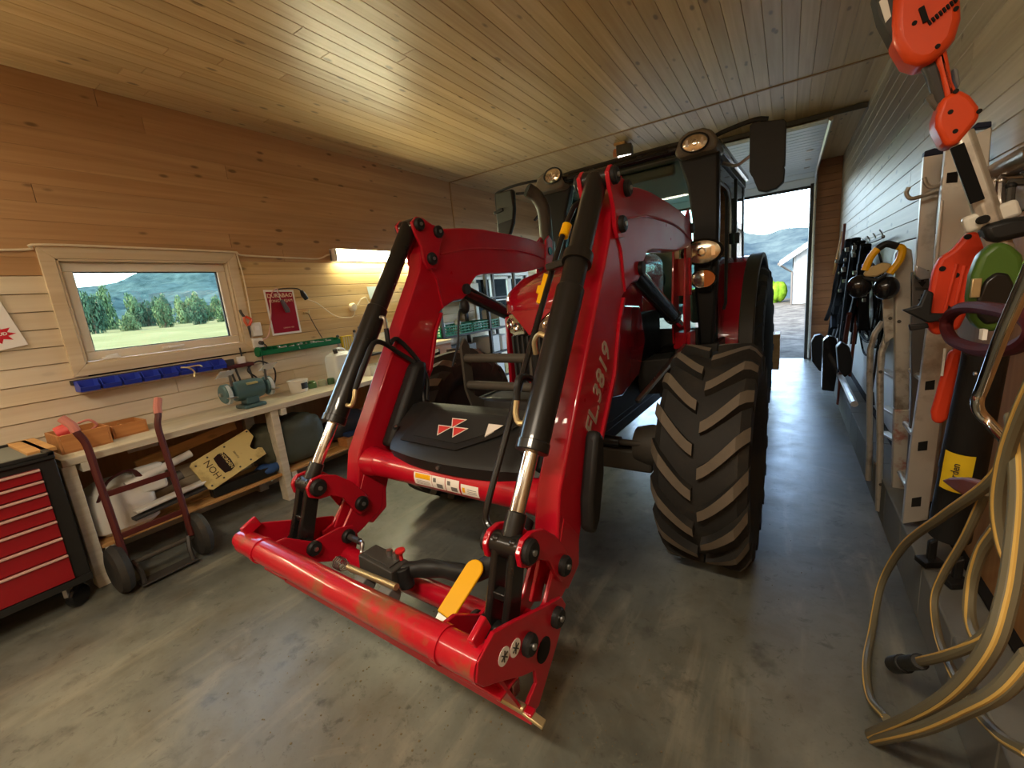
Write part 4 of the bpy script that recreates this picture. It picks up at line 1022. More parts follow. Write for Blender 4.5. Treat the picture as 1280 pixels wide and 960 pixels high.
# wheels
def wheel(prefix, uc, vc, R, width, rim_r, lugs, lug_mat, separate, s):
    hw = width/2; Rb = R-.042
    prof = [(rim_r, -hw*.62), (rim_r+.03, -hw*.80), ((rim_r+Rb)/2, -hw*1.0), (Rb-.05, -hw*.97), (Rb-.012, -hw*.80), (Rb, -hw*.4), (Rb+.002, 0),
            (Rb, hw*.4), (Rb-.012, hw*.80), (Rb-.05, hw*.97), ((rim_r+Rb)/2, hw*1.0), (rim_r+.03, hw*.80), (rim_r, hw*.62)]
    ty = MB().lathe(prof, (uc, vc, R), (1,0,0), 56).make(prefix+'_tyre', M['rubber'], T)
    rim = MB().lathe([(rim_r*.35, -.02*s), (rim_r*.8, -.05*s), (rim_r-.02, hw*.5*s), (rim_r+.012, hw*.62*s), (rim_r+.012, hw*.66*s), (rim_r-.035, hw*.55*s), (rim_r*.78, .0), (rim_r*.3, .03*s), (.0, .035*s)], (uc, vc, R), (1,0,0), 40)
    rim = rim.make(prefix+'_rim', plain(prefix+'_rim_paint', lin(188,184,174), .4, .2), T)
    hub = MB().lathe([(0, -.06), (.12, -.06), (.12, .06), (.06, .10), (0, .10)], (uc, vc, R), (s,0,0), 20).make('hub', M['dgrey'], rim)
    b8 = MB()
    for k in range(8):
        a = k*PI/4; b8.cyl((uc+s*.03, vc+.15*math.cos(a), R+.15*math.sin(a)), (uc+s*.06, vc+.15*math.cos(a), R+.15*math.sin(a)), .014, n=6)
    b8.make('wheel_bolts', M['steel'], rim)
    # chevron lug, one side: runs from the centre line to the shoulder
    def lug(side, th0):
        st = []; n = 9; dth = 2*PI/lugs*1.02
        for k in range(n):
            q = k/(n-1); d = .012+q*(hw*1.0-.012)
            th = th0+dth*(q**1.25)
            drop = 0 if d < hw*.74 else .062*((d-hw*.74)/(hw*.26))**1.6
            base = Rb-.03-drop*1.2; top = R-drop
            wd = (.025+.010*q)/R
            st.append((d, th, base, top, wd))
        vs = []; 
        for d, th, ba, to, wd in st:
            for rr, aa in ((ba, th-wd*1.35), (to, th-wd), (to, th+wd), (ba, th+wd*1.35)):
                vs.append((uc+side*d, vc-rr*math.cos(aa), R+rr*math.sin(aa)))
        b = MB(); fs = []; top = []
        for i in range(n-1):
            for j in range(3):
                f = (i*4+j, i*4+j+1, (i+1)*4+j+1, (i+1)*4+j); (top if j == 1 else fs).append(f if side < 0 else f[::-1])
        ends = [(0, 3, 2, 1), (4*(n-1), 4*(n-1)+1, 4*(n-1)+2, 4*(n-1)+3)]
        b.slot(0).add(vs, fs+[e if side < 0 else e[::-1] for e in ends]); b.slot(1); 
        for f in top: b.f.append(list(f)); b.mi.append(1)
        return b
    if separate:
        for side in (-1, 1):
            first = None
            for k in range(lugs):
                a = 2*PI*(k+(.5 if side > 0 else 0))/lugs
                if first is None:
                    first = lug(side, a)
                    first.v = [v-Vector((uc, vc, R)) for v in first.v]
                    me = first.mesh('tread_lug', [M['rubber'], lug_mat], angle=30)
                    a0 = a; first = me
                o = bpy.data.objects.new('tread_lug', first); C.objects.link(o); o.parent = ty
                o.location = (uc, vc, R); o.rotation_euler = ((-(a-a0)), 0, 0); OFF[o.name] = Vector((0,0,0))
    else:
        b = MB()
        for side in (-1, 1):
            for k in range(lugs):
                l = lug(side, 2*PI*(k+(.5 if side > 0 else 0))/lugs); st = len(b.v)
                b.v += l.v; b.f += [[i+st for i in f] for f in l.f]; b.mi += l.mi
        b.make('tread_lugs', [M['rubber'], lug_mat], ty, angle=30)
for s in (-1, 1):
    wheel('front', s*.945, -.035, .582, .408, .32, 18, M['lug'], True, s)
    wheel('rear', s*.785, 2.50, .79, .44, .45, 20, M['rubber'], False, s)

# front axle, frame, engine
b = MB(); b.bar((-.62, -.07, .50), (.62, -.07, .50), .14, .13); b.bar((-.62, -.07, .585), (.62, -.07, .585), .05, .03); b.make('front_axle', M['iron'], T, .015)
for s in (-1, 1):
    MB().lathe([(.06, -.08), (.10, -.08), (.12, 0), (.11, .1), (.14, .12), (.14, .2), (.08, .22), (0, .22)], (s*.60, -.07, .588), (s,0,0), 22).make('axle_end', M['iron'], T)
    MB().cyl((s*.12, -.16, .62), (s*.58, -.16, .62), .018).make('steering_rod', M['iron'], T)
    MB().cyl((s*.25, -.16, .62), (s*.45, -.16, .62), .032).make('steering_cylinder', BLK, T)
    b = pz([(-.55, .72), (-.55, .95), (1.2, .95), (1.2, .62), (.2, .62)], s*.20, s*.26); b.make('chassis_rail', M['dgrey'], T, .006)
    MB().bar((s*.26, .82, .82), (s*.50, .86, .84), .30, .26, (0,0,1)).make('loader_bracket', M['dgrey'], T, .01)
b = MB(); b.box(-.24, .24, -.1, 1.5, .55, .98); b.box(-.18, .18, .2, 2.6, .42, .75); b.make('engine_block', M['dgrey'], T, .02)
b = MB(); b.box(-.33, .33, .15, 1.15, .95, 1.32); b.make('engine_side', plain('engine_dark', (.012,.014,.022,1), .45), T, .02)
MB().box(.30, .56, 1.1, 1.75, .55, 1.0).make('fuel_tank', M['plastic'], T, .05)
MB().box(-.56, -.30, 1.1, 1.75, .55, 1.0).make('battery_box', M['plastic'], T, .05)
MB().box(-.6, .6, 2.35, 2.65, .62, .98).make('rear_axle', M['dgrey'], T, .03)
for s in (-1, 1):
    for k in range(3): MB().box(s*.60-.13, s*.60+.13, 1.28, 1.56, .42+k*.24, .45+k*.24).make('cab_step', M['dgrey'], T, .006)

# hood: lofted sections from the nose back to the cab
def sect(v, hw, z0, z1, cr, n=6):
    out = [(-hw, v, z0)]
    for k in range(n+1): a = PI-PI/2*k/n; out.append((-(hw-cr)+cr*math.cos(a), v, z1-cr+cr*math.sin(a)))
    for k in range(1, 4): t = k/4; out.append((-(hw-cr)*(1-2*t), v, z1+.02*math.sin(t*PI)))
    for k in range(n+1): a = PI/2-PI/2*k/n; out.append(((hw-cr)+cr*math.cos(a), v, z1-cr+cr*math.sin(a)))
    out.append((hw, v, z0)); return [Vector(p) for p in out]
b = MB(); b.rings([sect(-.315, .10, 1.425, 1.455, .012), sect(-.28, .18, 1.415, 1.50, .05), sect(-.19, .250, 1.405, 1.555, .09), sect(0, .30, 1.36, 1.62, .10), sect(.35, .325, 1.33, 1.685, .11), sect(.8, .335, 1.31, 1.73, .11), sect(1.22, .34, 1.30, 1.75, .11)])
b.make('hood', HOOD, T, angle=50)
for s in (-1, 1):
    P_ = [(-.12, .86), (-.10, 1.38), (.20, 1.40), (.62, 1.36), (.72, 1.1), (.55, .88), (.2, .80)]
    pz(P_, s*.315, s*.34).make('hood_side_panel', HOOD, T, .012)
    q = [(.045,-.318,1.285), (.13,-.300,1.275), (.20,-.245,1.29), (.228,-.205,1.345), (.225,-.205,1.40), (.13,-.295,1.405), (.055,-.322,1.335)]
    b = MB().rings([[Vector((s*x, v+d, z)) for x, v, z in (q if s > 0 else q[::-1])] for d in (0, .06)])
    h = b.make('headlight', M['lens'], T, .004)
    for (x, v, z, r) in ((.175, -.268, 1.345, .034), (.105, -.309, 1.325, .026)):
        MB().lathe([(r, 0), (r*1.05, .010), (r*.85, .012), (r*.5, .002), (0, .0)], (s*x, v+.004, z), (s*.45,-1,.05), 16).make('lamp_bowl', M['chrome'], h)
MB().prism([(-.235, -.20, 1.405), (-.18, -.262, 1.435), (0, -.325, 1.46), (.18, -.262, 1.435), (.235, -.20, 1.405), (.13, -.305, 1.405), (.06, -.332, 1.345), (0, -.34, 1.275), (-.06, -.332, 1.345), (-.13, -.305, 1.405)], (0, .02, 0)).make('hood_beak', HOOD, T, .003)
# black nose below the red hood: grille with vertical ribs
b = MB(); b.rings([[Vector((u, v, z)) for u, v in ((-.235,.1), (-.235,-.17), (-.16,-.26), (0,-.29), (.16,-.26), (.235,-.17), (.235,.1))] for z in (.86, 1.1, 1.30)]); b.make('grille', M['plastic'], T, .006)
b = MB()
for k in range(9):
    u = -.16+.04*k; b.bar((u, -.27+abs(u)*.16-.02, .90), (u, -.28+abs(u)*.16-.02, 1.27), .012, .02, (0,1,0))
b.make('grille_ribs', M['dgrey'], T)
MB().prism([(-.06, -.295, 1.0), (.06, -.295, 1.0), (.0, -.295, .93)], (0, -.012, 0)).make('red_badge', RED, T, .004)
# front guard frame of flat bars and two tubes
for s in (-1, 1):
    b = pz([(-.70, 1.03), (-.70, 1.27), (-.665, 1.31), (-.63, 1.27), (-.63, .98), (-.35, .82), (-.35, .74), (-.66, .92)], s*.22-.008, s*.22+.008)
    b.make('guard_plate', M['iron'], T, .003)
for z in (1.20, 1.05): MB().cyl((-.22, -.67, z), (.22, -.67, z), .024).make('guard_tube', M['iron'], T)
MB().box(-.26, .26, -.56, -.36, .70, .95).make('front_support', M['dgrey'], T, .02)

# exhaust stack on the far side of the hood
b = MB(); pts = [(-.60, 1.02, 1.2), (-.60, 1.02, 2.14)]+catmull([(-.60, 1.02, 2.14), (-.605, 1.0, 2.25), (-.64, .96, 2.34), (-.68, .90, 2.385)], 5)[1:]
b.tube(pts, .058, 14); b.make('exhaust_pipe', M['iron'], T)
MB().cyl((-.672, .912, 2.378), (-.683, .896, 2.388), .052, n=14).make('exhaust_mouth', M['dark'], T)
MB().cyl((-.60, 1.02, 1.0), (-.60, 1.02, 1.95), .072).make('exhaust_shield', M['grey'], T)

# loader arms
ARM = [(-1.26,.62), (-1.215,.80), (-.90,1.285), (-.63,1.70), (-.60,1.80), (-.53,1.885), (-.42,1.95), (-.2,1.972), (0,1.978), (.35,1.965), (.65,1.945), (.93,1.91),
       (.95,1.78), (.84,1.73), (.53,1.692), (.2,1.685), (-.02,1.682), (-.11,1.665), (-.17,1.62), (-.22,1.55), (-.27,1.523), (-.36,1.515), (-.45,1.485), (-.505,1.455),
       (-.575,1.35), (-.66,1.13), (-.80,.95), (-1.03,.66), (-1.085,.55), (-1.10,.45), (-1.20,.405), (-1.29,.47)]
CRANK = [(-1.515,.70), (-1.52,.745), (-1.49,.778), (-1.44,.78), (-1.37,.752), (-1.30,.69), (-1.24,.61), (-1.215,.55), (-1.235,.505), (-1.285,.50), (-1.315,.545), (-1.355,.625), (-1.41,.665), (-1.47,.672)]
KNEE = [(-.66,1.965), (-.62,1.998), (-.57,1.995), (-.50,1.965), (-.43,1.955), (-.415,1.915), (-.45,1.85), (-.485,1.755), (-.51,1.715), (-.575,1.71), (-.60,1.75), (-.605,1.83), (-.645,1.91)]
def cap_disc(u, y, z, s, r=.036, name='pin_cap', par=None):
    o = MB().lathe([(0, 0), (r, 0), (r, .014), (r*.82, .022), (0, .022)], (u, y, z), (s,0,0), 22).make(name, M['plastic'], par or T)
    MB().cyl((u+s*.02, y, z), (u+s*.028, y, z), .010, n=10).make('pin_bolt', M['steel'], o)
for s in (-1, 1):
    a0, a1 = (.525, .625) if s > 0 else (-.625, -.525)
    arm = pz(ARM, a0, a1).make('loader_arm', RED, T, .010, seg=3)
    # pressed ridge along the boom and the weld line down the knee on both flanks
    for u in (a0-.001, a1+.001):
        b = MB(); b.tube([(u, p.x, p.y) for p in catmull([(-.44,1.80,0), (-.1,1.845,0), (.35,1.85,0), (.65,1.825,0), (.92,1.775,0)], 6)], .007, 6); b.make('boom_ridge', RED, arm)
        b = MB(); b.tube([(u, p.x, p.y) for p in catmull([(-.55,1.72,0), (-.505,1.66,0), (-.49,1.57,0), (-.475,1.48,0)], 6)], .008, 6); b.make('weld_ridge', RED, arm)
    # flange along the back edge of the leg
    pz([(-.505,1.455), (-.575,1.35), (-.66,1.13), (-.80,.95), (-1.03,.66), (-1.01,.655), (-.78,.94), (-.635,1.13), (-.555,1.345), (-.485,1.45)], a0-.012, a1+.012).make('leg_flange', RED, arm, .003)
    # knee plates, knuckle plates
    for u0, u1, so in ((a0-.022, a0-.004, -1), (a1+.004, a1+.022, 1)):
        kp = pz(KNEE, u0, u1).make('knee_plate', RED, T, .003)
        ue = u0 if so < 0 else u1
        for y, z in ((-.612, 1.955), (-.462, 1.925), (-.543, 1.768)): cap_disc(ue, y, z, so)
        pz(CRANK, u0, u1).make('knuckle_plate', RED, T, .003)
        cap_disc(ue, -1.472, .732, so, .040); cap_disc(ue, -1.268, .558, so, .036)
        ro = MB().lathe([(.030, 0), (.046, 0), (.046, .012), (.030, .012)], (u0 if so < 0 else u1-.012, -1.472, .732), (1,0,0), 22).make('pin_collar', RED, T)
    for u0 in (a0-.002, a1-.014):
        pz([(-1.20,.70), (-1.255,.60), (-1.37,.47), (-1.43,.455), (-1.425,.40), (-1.36,.385), (-1.27,.41), (-1.14,.46), (-1.10,.58)], u0, u0+.016).make('fork_plate', RED, T, .003)
    MB().bar(((a0+a1)/2, -1.26, .60), ((a0+a1)/2, -1.36, .45), .07, .014, (1,0,0)).make('fork_web', RED, T, .003)
    uc = (a0+a1)/2
    # tilt cylinder: barrel, gland, rod, eye
    P0, P1 = Vector((uc, -.612, 1.955)), Vector((uc, -1.472, .732)); D = (P1-P0)
    pt = lambda t: P0+D*t
    cyl_ = MB().cyl(pt(.0), pt(.40), .047, n=24).make('tilt_cylinder_upper', BLK, T, .004)
    lower = MB().cyl(pt(.36), pt(.785), .055, n=24).make('tilt_cylinder', BLK, T, .005)
    MB().cyl(pt(.77), pt(.795), .058, n=24).make('gland', BLK, lower, .003)
    MB().cyl(pt(.79), pt(.955), .0265, n=20).make('tilt_rod', M['chrome'], T)
    MB().cyl(pt(.93), pt(.985), .034, n=18).make('rod_eye', BLK, T, .004)
    MB().cyl((a0-.004, -1.472, .732), (a1+.004, -1.472, .732), .040, n=22).make('rod_pin', BLK, T, .003)
    MB().cyl((a0-.004, -.612, 1.955), (a1+.004, -.612, 1.955), .040, n=22).make('top_pin', BLK, T, .003)
    # black link from the rod pin to the carrier
    for u in (a0+.004, a1-.030):
        pz([(-1.51,.735), (-1.50,.77), (-1.45,.77), (-1.435,.73), (-1.475,.62), (-1.515,.50), (-1.53,.45), (-1.575,.44), (-1.60,.475), (-1.59,.52), (-1.55,.62)], u, u+.026).make('link_bar', BLK, T, .008)
    MB().box(a0+.01, a1-.01, -1.55, -1.515, .585, .61).make('link_cross', BLK, T, .004)
    MB().cyl((a0-.03, -1.557, .479), (a1+.03, -1.557, .479), .030).make('link_pin', BLK, T)
    # lift cylinder from boom to mast
    q0, q1 = Vector((uc, -.24, 1.585)), Vector((uc, .82, 1.18))
    MB().cyl(q0, q0+(q1-q0)*.76, .048, n=22).make('lift_cylinder', M['plastic_gloss'], T, .004)
    MB().cyl(q0+(q1-q0)*.7, q1, .026, n=16).make('lift_rod', M['chrome'], T)
    MB().cyl(q0+(q1-q0)*.73, q0+(q1-q0)*.775, .054, n=22).make('gland', M['plastic_gloss'], T, .003)
    MB().cyl((a0-.02, q0.y, q0.z), (a1+.02, q0.y, q0.z), .034).make('lift_pin', M['plastic'], T)
    # mast: two red plates, foot and strut
    for u in ((a0-.010, a1-.030) if s > 0 else (a0+.014, a1-.006)):
        pz([(.78,1.06), (.76,1.3), (.80,1.55), (.83,1.80), (.86,1.95), (.92,1.99), (.97,1.95), (.96,1.70), (.93,1.4), (.92,1.06)], u, u+.016).make('mast_plate', RED, T, .004)
    MB().box(a0, a1, .88, .92, 1.40, 1.66).make('mast_web', RED, T, .003)
    MB().box(a0-.01, a1+.01, .80, .97, 1.02, 1.14).make('mast_block', RED, T, .008)
    b = MB(); b.bar((a0+.02, .88, 1.05), (a0+.02, .86, .80), .05, .10); b.bar((a1-.02, .88, 1.05), (a1-.02, .86, .80), .04, .08); b.make('mast_foot', M['iron'], T, .006)
    MB().bar((uc+s*.03, .80, 1.05), (s*.40, .30, .74), .035, .025).make('mast_strut', M['steel'] if s > 0 else M['iron'], T, .004)
    MB().cyl((a0-.02, .91, 1.86), (a1+.02, .91, 1.86), .034).make('boom_pin', M['plastic'], T, .003)
    # black side pad on the lower leg
    if s > 0:
        pz([(-.985,.95), (-.955,.965), (-.915,.92), (-.93,.78), (-1.00,.60), (-1.05,.565), (-1.085,.60), (-1.07,.72)], a1, a1+.055).make('side_pad', M['plastic'], T, .02)
# lettering on the right hand arm in the picture
lv = Vector((0, .32, .455)).normalized()
text_mesh('model_lettering', 'FL.3819', .128, plain('silver_print', lin(206,190,176), .4, .3), T, (.6275, -.918, .905), lv, Vector((0, -lv.z, lv.y)), 'LEFT', bold=.0022, shear=.2)
# inner clearance covers between leg and centre cover
for s in (-1, 1):
    pz([(-1.10,.80), (-.83,1.20), (-.74,1.20), (-.80,1.0), (-.98,.78)], s*.43, s*.52).make('leg_inner_cover', M['plastic'], T, .03)

# cross tube with labels and the moulded centre cover
b = MB(); n = 24
ct = MB().cyl((-.53, -1.15, .735), (.53, -1.15, .735), .066, n=28).make('cross_tube', RED, T)
for s in (-1, 1): MB().cyl((s*.44, -1.15, .735), (s*.53, -1.15, .735), .067, .078, 28).make('tube_flare', RED, T)
def on_tube(u0, u1, a0_, a1_, r, name, mat, par):
    k = 5; A = [[Vector((u, -1.15-r*math.cos(math.radians(a0_+(a1_-a0_)*i/k)), .735+r*math.sin(math.radians(a0_+(a1_-a0_)*i/k)))) for i in range(k+1)] for u in (u0, u1)]
    b = MB(); b.add(A[0]+A[1], [(i, i+k+1, i+k+2, i+1) for i in range(k)]); return b.make(name, mat, par)
lab = [(-.135, -.022, [('yellow', -.128, -.05, 2, 24)]), (-.02, .058, []), (.062, .14, []), (.15, .245, [('yellow', .158, .178, -8, 8)])]
for i, (u0, u1, _) in enumerate(lab):
    on_tube(u0, u1, -26, 26 if i < 3 else 18, .0668, 'safety_label', M['paper'], ct)
on_tube(-.125, -.03, 4, 23, .0672, 'label_yellow', M['yellow'], ct); on_tube(.158, .172, -14, 6, .0672, 'label_yellow', M['yellow'], ct)
for k in range(4): on_tube(-.12, -.035, -20+5*k, -18.4+5*k, .0672, 'label_line', M['grey'], ct)
for k in range(3): on_tube(.185, .235, -14+7*k, -12+7*k, .0672, 'label_line', M['grey'], ct)
for u in (0, .085): 
    on_tube(u-.012, u+.006, 2, 18, .0672, 'label_mark', M['grey'], ct); on_tube(u+.008, u+.044, -20, -2, .0672, 'label_mark', M['grey'], ct)
# cover: rings from the front lip over the raised panel to the back
def cover_row(v, z, ul, ur, n=14, bulge=.0):
    return [Vector((ul+(ur-ul)*k/n, v+bulge*(2*k/n-1)**2*1.0, z)) for k in range(n+1)]
ul, ur = -.40, .45
rows = [cover_row(-1.165, .765, -.24, .40, 14, .03), cover_row(-1.215, .785, -.31, .44, 14, .05), cover_row(-1.225, .835, -.335, .455, 14, .055), cover_row(-1.205, .86, -.345, .455, 14, .055),
        cover_row(-1.06, .925, -.40, .445, 14, .03), cover_row(-.92, .985, -.43, .43, 14, .02), cover_row(-.86, .99, -.415, .41, 14, .0), cover_row(-.845, .95, -.41, .40, 14, 0), cover_row(-.86, .80, -.36, .38, 14, 0)]
b = MB(); n = 15; vs = [p for r in rows for p in r]; m = len(rows)
fs = [(i*n+j, i*n+j+1, (i+1)*n+j+1, (i+1)*n+j) for i in range(m-1) for j in range(n-1)]
fs += [tuple((m-1-i)*n for i in range(m))[::-1][::-1], tuple(i*n+n-1 for i in range(m)), tuple(range(n-1, -1, -1)), tuple((m-1)*n+j for j in range(n))]
b.add(vs, fs); cover = b.make('centre_cover', M['plastic'], T, .012, angle=40)
def on_cover(u, t):                                     # t 0 at the front edge of the panel, 1 at the back
    y = -1.205+(.285)*t; z = .86+.125*t
    return Vector((u, y, z+.004))
cn = Vector((0, -.40, .92)).normalized()
def cpoly(pts, h, name, mat, par=None):
    return MB().prism([on_cover(u, t)+cn*.001 for u, t in pts], cn*h).make(name, mat, par or cover, .0)
cpoly([(-.26, .16), (-.29, .93), (.36, .90), (.26, .50), (.10, .12)], .004, 'raised_panel', M['plastic'])
cpoly([(-.20, .28), (-.22, .86), (.30, .86), (.22, .55), (.08, .24)], .007, 'raised_panel_inner', plain('cover_black', (.016,.0155,.015,1), .55))
mk = plain('logo_red', lin(206,60,56), .4); mw = plain('logo_white', lin(232,222,210), .4)
def tri(cx, ct_, wu, ht, name='logo_mark'):
    for sc, h, mt in ((1.0, .0085, mw), (.80, .0092, mk)):
        cpoly([(cx-wu*sc, ct_+ht*.5*sc), (cx+wu*sc, ct_+ht*.5*sc), (cx, ct_-ht*.6*sc)], h, name, mt)
tri(-.012, .64, .046, .20); tri(-.058, .46, .046, .20); tri(.036, .46, .046, .20)
cpoly([(.17, .70), (.25, .70), (.20, .44)], .0085, 'warning_triangle', mw)
MB().cyl((.04, -1.222, .815), (.04, -1.232, .815), .008, n=10).make('cover_bolt', M['steel'], cover)
for p in (on_cover(-.37, .42), on_cover(.42, .30)):
    MB().cyl(p-cn*.004, p+cn*.004, .016, n=14).make('bolt_recess', M['dark'], cover); MB().cyl(p, p+cn*.006, .008, n=10).make('bolt', M['steel'], cover)

# hydraulic pipe and hoses beside the right hand cylinder
MB().tube([(.50, -.50, 1.93)]+catmull([(.44, -.56, 1.88), (.42, -.68, 1.72), (.41, -1.06, 1.20), (.405, -1.24, .94), (.40, -1.35, .775), (.41, -1.375, .72), (.47, -1.385, .685)], 6), .0125, 10).make('level_rod', BLK, T)
MB().cyl((.424, -.655, 1.745), (.428, -.62, 1.795), .022, n=14).make('yellow_sleeve', M['yellow'], T)
MB().prism([(.385, -.775, 1.585), (.41, -.775, 1.575), (.41, -.86, 1.455), (.385, -.86, 1.465), (.385, -.835, 1.50), (.37, -.83, 1.505), (.37, -.81, 1.535), (.385, -.81, 1.535)], (0, -.012, .008)).make('yellow_marker', M['yellow'], T, .002)
MB().bar((.415, -.80, 1.61), (.575, -.80, 1.635), .05, .03, (0,0,1)).make('rod_bracket', BLK, T, .006)
MB().lathe([(.048, -.022), (.060, -.022), (.060, .022), (.048, .022)], pt(.27), D, 24).make('cylinder_clamp', BLK, T)
MB().cyl((.46, -1.40, .69), (.415, -1.40, .695), .012, n=10).make('rod_bolt', M['steel'], T)
for s in (-1, 1):
    pb = Vector((s*.575, -.612, 1.955))+Vector((0, -.86, -1.223))*.73
    f = MB().tube(catmull([pb+Vector((-s*.055, .0, .0)), pb+Vector((-s*.085, .005, .0)), pb+Vector((-s*.10, .015, .03)), pb+Vector((-s*.10, .03, .075))], 4), .011, 8).make('hose_fitting', M['brass'], T)
    if s < 0:
        MB().tube(catmull([pb+Vector((.10, .03, .075)), pb+Vector((.115, .10, .20)), pb+Vector((.10, .20, .285)), (-.50, -.88, 1.26), (-.47, -.80, 1.18), (-.455, -.80, 1.08), (-.43, -.82, .98)], 6), .013, 10).make('hydraulic_hose', M['hose'], T)
        pu = Vector((-.575, -.612, 1.955))+Vector((0, -.86, -1.223))*.40
        MB().tube(catmull([pu+Vector((.05, 0, 0)), pu+Vector((.085, 0, -.01)), pu+Vector((.085, .0, -.06))], 4), .010, 8).make('hose_fitting', M['steel'], T)
        MB().tube(catmull([pu+Vector((.085, .0, -.06)), pu+Vector((.09, .0, -.14)), (-.505, -.88, 1.34), (-.49, -.78, 1.22), (-.47, -.74, 1.10), (-.43, -.80, .98)], 6), .013, 10).make('hydraulic_hose', M['hose'], T)
        MB().tube(catmull([(-.51, -.33, 1.46), (-.50, -.36, 1.43), (-.495, -.39, 1.34), (-.49, -.42, 1.24), (-.48, -.5, 1.12)], 6), .008, 8).make('hydraulic_hose', M['hose'], T)
        MB().ball((-.50, -.30, 1.475), .035, .035, .05, 12, 8).make('hose_clip', M['plastic'], T)
    else:
        MB().tube(catmull([pb+Vector((-.10, .03, .075)), pb+Vector((-.10, .06, .15)), (.44, -1.02, 1.17), (.40, -.90, 1.12), (.33, -.86, 1.0)], 6), .013, 10).make('hydraulic_hose', M['hose'], T)
        pu = Vector((.575, -.612, 1.955))+Vector((0, -.86, -1.223))*.50
        MB().tube(catmull([pu+Vector((-.05, 0, 0)), pu+Vector((-.09, .01, .01)), pu+Vector((-.12, .02, -.02)), pu+Vector((-.125, .03, -.07))], 4), .011, 8).make('hose_fitting', M['brass'], T)
        MB().tube(catmull([pu+Vector((-.125, .03, -.07)), pu+Vector((-.13, .05, -.2)), (.42, -.92, 1.05), (.38, -.86, .98)], 6), .016, 8).make('hydraulic_hose', M['hose'], T)
# hose bundle sleeve from the right knuckle to the coupler on the carrier
MB().tube(catmull([(.02, -1.49, .47), (.06, -1.46, .475), (.10, -1.43, .475), (.17, -1.40, .475), (.27, -1.395, .485), (.33, -1.39, .50), (.40, -1.36, .55), (.45, -1.28, .60), (.46, -1.2, .66)], 6),
          [.031+.0022*math.sin(i*.6) for i in range(49)], 12, flat=1.15).make('hose_sleeve', M['hose'], T)

# implement carrier
CT = MB().cyl((-.665, -1.745, .565), (.665, -1.745, .565), .048, n=28).make('carrier_front_tube', M['red_dusty'], T)
MB().cyl((-.72, -1.745, .565), (-.655, -1.745, .565), .036, n=24).make('tube_stub', RED, CT, .004)
MB().cyl((.655, -1.745, .565), (.668, -1.745, .565), .0485, n=28).make('tube_end_plate', RED, CT)
for u in (-.52, .52): MB().cyl((u-.012, -1.745, .565), (u+.012, -1.745, .565), .053, n=28).make('weld_collar', RED, CT)
MB().cyl((-.5, -1.40, .345), (.5, -1.40, .345), .045, n=26).make('carrier_rear_tube', RED, T)
MB().cyl((-.14, -1.40, .345), (-.12, -1.40, .345), .055, n=26).make('weld_collar', RED, T)
PL = [(-1.31,.44), (-1.335,.485), (-1.385,.505), (-1.43,.52), (-1.62,.60), (-1.70,.63), (-1.775,.60), (-1.79,.55), (-1.765,.515), (-1.69,.465), (-1.60,.40), (-1.53,.36), (-1.53,.31), (-1.57,.295), (-1.605,.27), (-1.59,.24), (-1.53,.225), (-1.44,.30), (-1.37,.36)]
for s in (-1, 1):
    for u0, nm in ((s*.665-.007, 'outer'), (s*.485-.007, 'inner')):
        poly = PL if nm == 'outer' else [(-1.33,.42), (-1.345,.48), (-1.42,.505), (-1.55,.505), (-1.66,.585), (-1.74,.595), (-1.78,.565), (-1.74,.51), (-1.62,.44), (-1.42,.33), (-1.36,.335)]
        p_ = pz(poly, u0, u0+.014).make('carrier_side_plate', RED, T, .003)
        so = s if nm == 'outer' else -s
        ue = u0+.014 if so > 0 else u0
        cap_disc(ue, -1.557, .479, so, .034); cap_disc(ue, -1.385, .445, so, .034)
        if nm == 'outer' and s > 0:
            MB().lathe([(.025, 0), (.04, 0), (.04, .003), (.025, .003)], (ue, -1.475, .39), (1,0,0), 22).make('plate_eye', M['dark'], T)
            for (y, z) in ((-1.672, .532), (-1.618, .515)):
                d_ = MB().cyl((ue, y, z), (ue+.0015, y, z), .026, n=22).make('round_sticker', M['paper'], p_)
                for k in range(3):
                    q_ = k*PI/3+.3; MB().bar((ue+.0018, y-.016*math.cos(q_), z-.016*math.sin(q_)), (ue+.0018, y+.016*math.cos(q_), z+.016*math.sin(q_)), .003, .004, (1,0,0)).make('sticker_mark', M['dgrey'], d_)
    MB().box(s*.575-.09, s*.575+.09, -1.70, -1.36, .40, .412).make('carrier_floor_plate', RED, T, .003)
    MB().bar((s*.64, -1.755, .62), (s*.64, -1.69, .648), .05, .02, (1,0,0)).make('hook_lug', RED, T, .004)
MB().prism([(-.665, -1.60, .285), (-.665, -1.615, .29), (-.665, -1.725, .525), (-.665, -1.71, .525), (-.665, -1.605, .29)], (1.33, 0, 0)).make('carrier_web', RED, T, .002)
MB().bar((-.70, -1.60, .285), (.70, -1.60, .27), .03, .035).make('carrier_lower_lip', RED, T, .004)
# latch bar with collars, pin and spring
MB().cyl((-.20, -1.57, .475), (.10, -1.57, .485), .013).make('latch_bar', M['brass'], T)
for u in (-.10, .05): MB().cyl((u-.03, -1.575, .435), (u+.03, -1.575, .435), .036, n=20).make('latch_collar', M['grey'], T, .004)
MB().tube([(-.28+.012*k/8, -1.57+.024*math.cos(k*PI/4), .475+.024*math.sin(k*PI/4)) for k in range(33)], .0035, 5).make('spring', M['steel'], T)
b = MB(); b.cyl((.58, -1.61, .295), (.672, -1.605, .285), .015); b.bar((.66, -1.605, .285), (.735, -1.60, .262), .028, .012); b.make('latch_pin', M['brass'], T, .003)
MB().box(.57, .63, -1.60, -1.56, .29, .34).make('latch_block', M['steel'], T, .004)
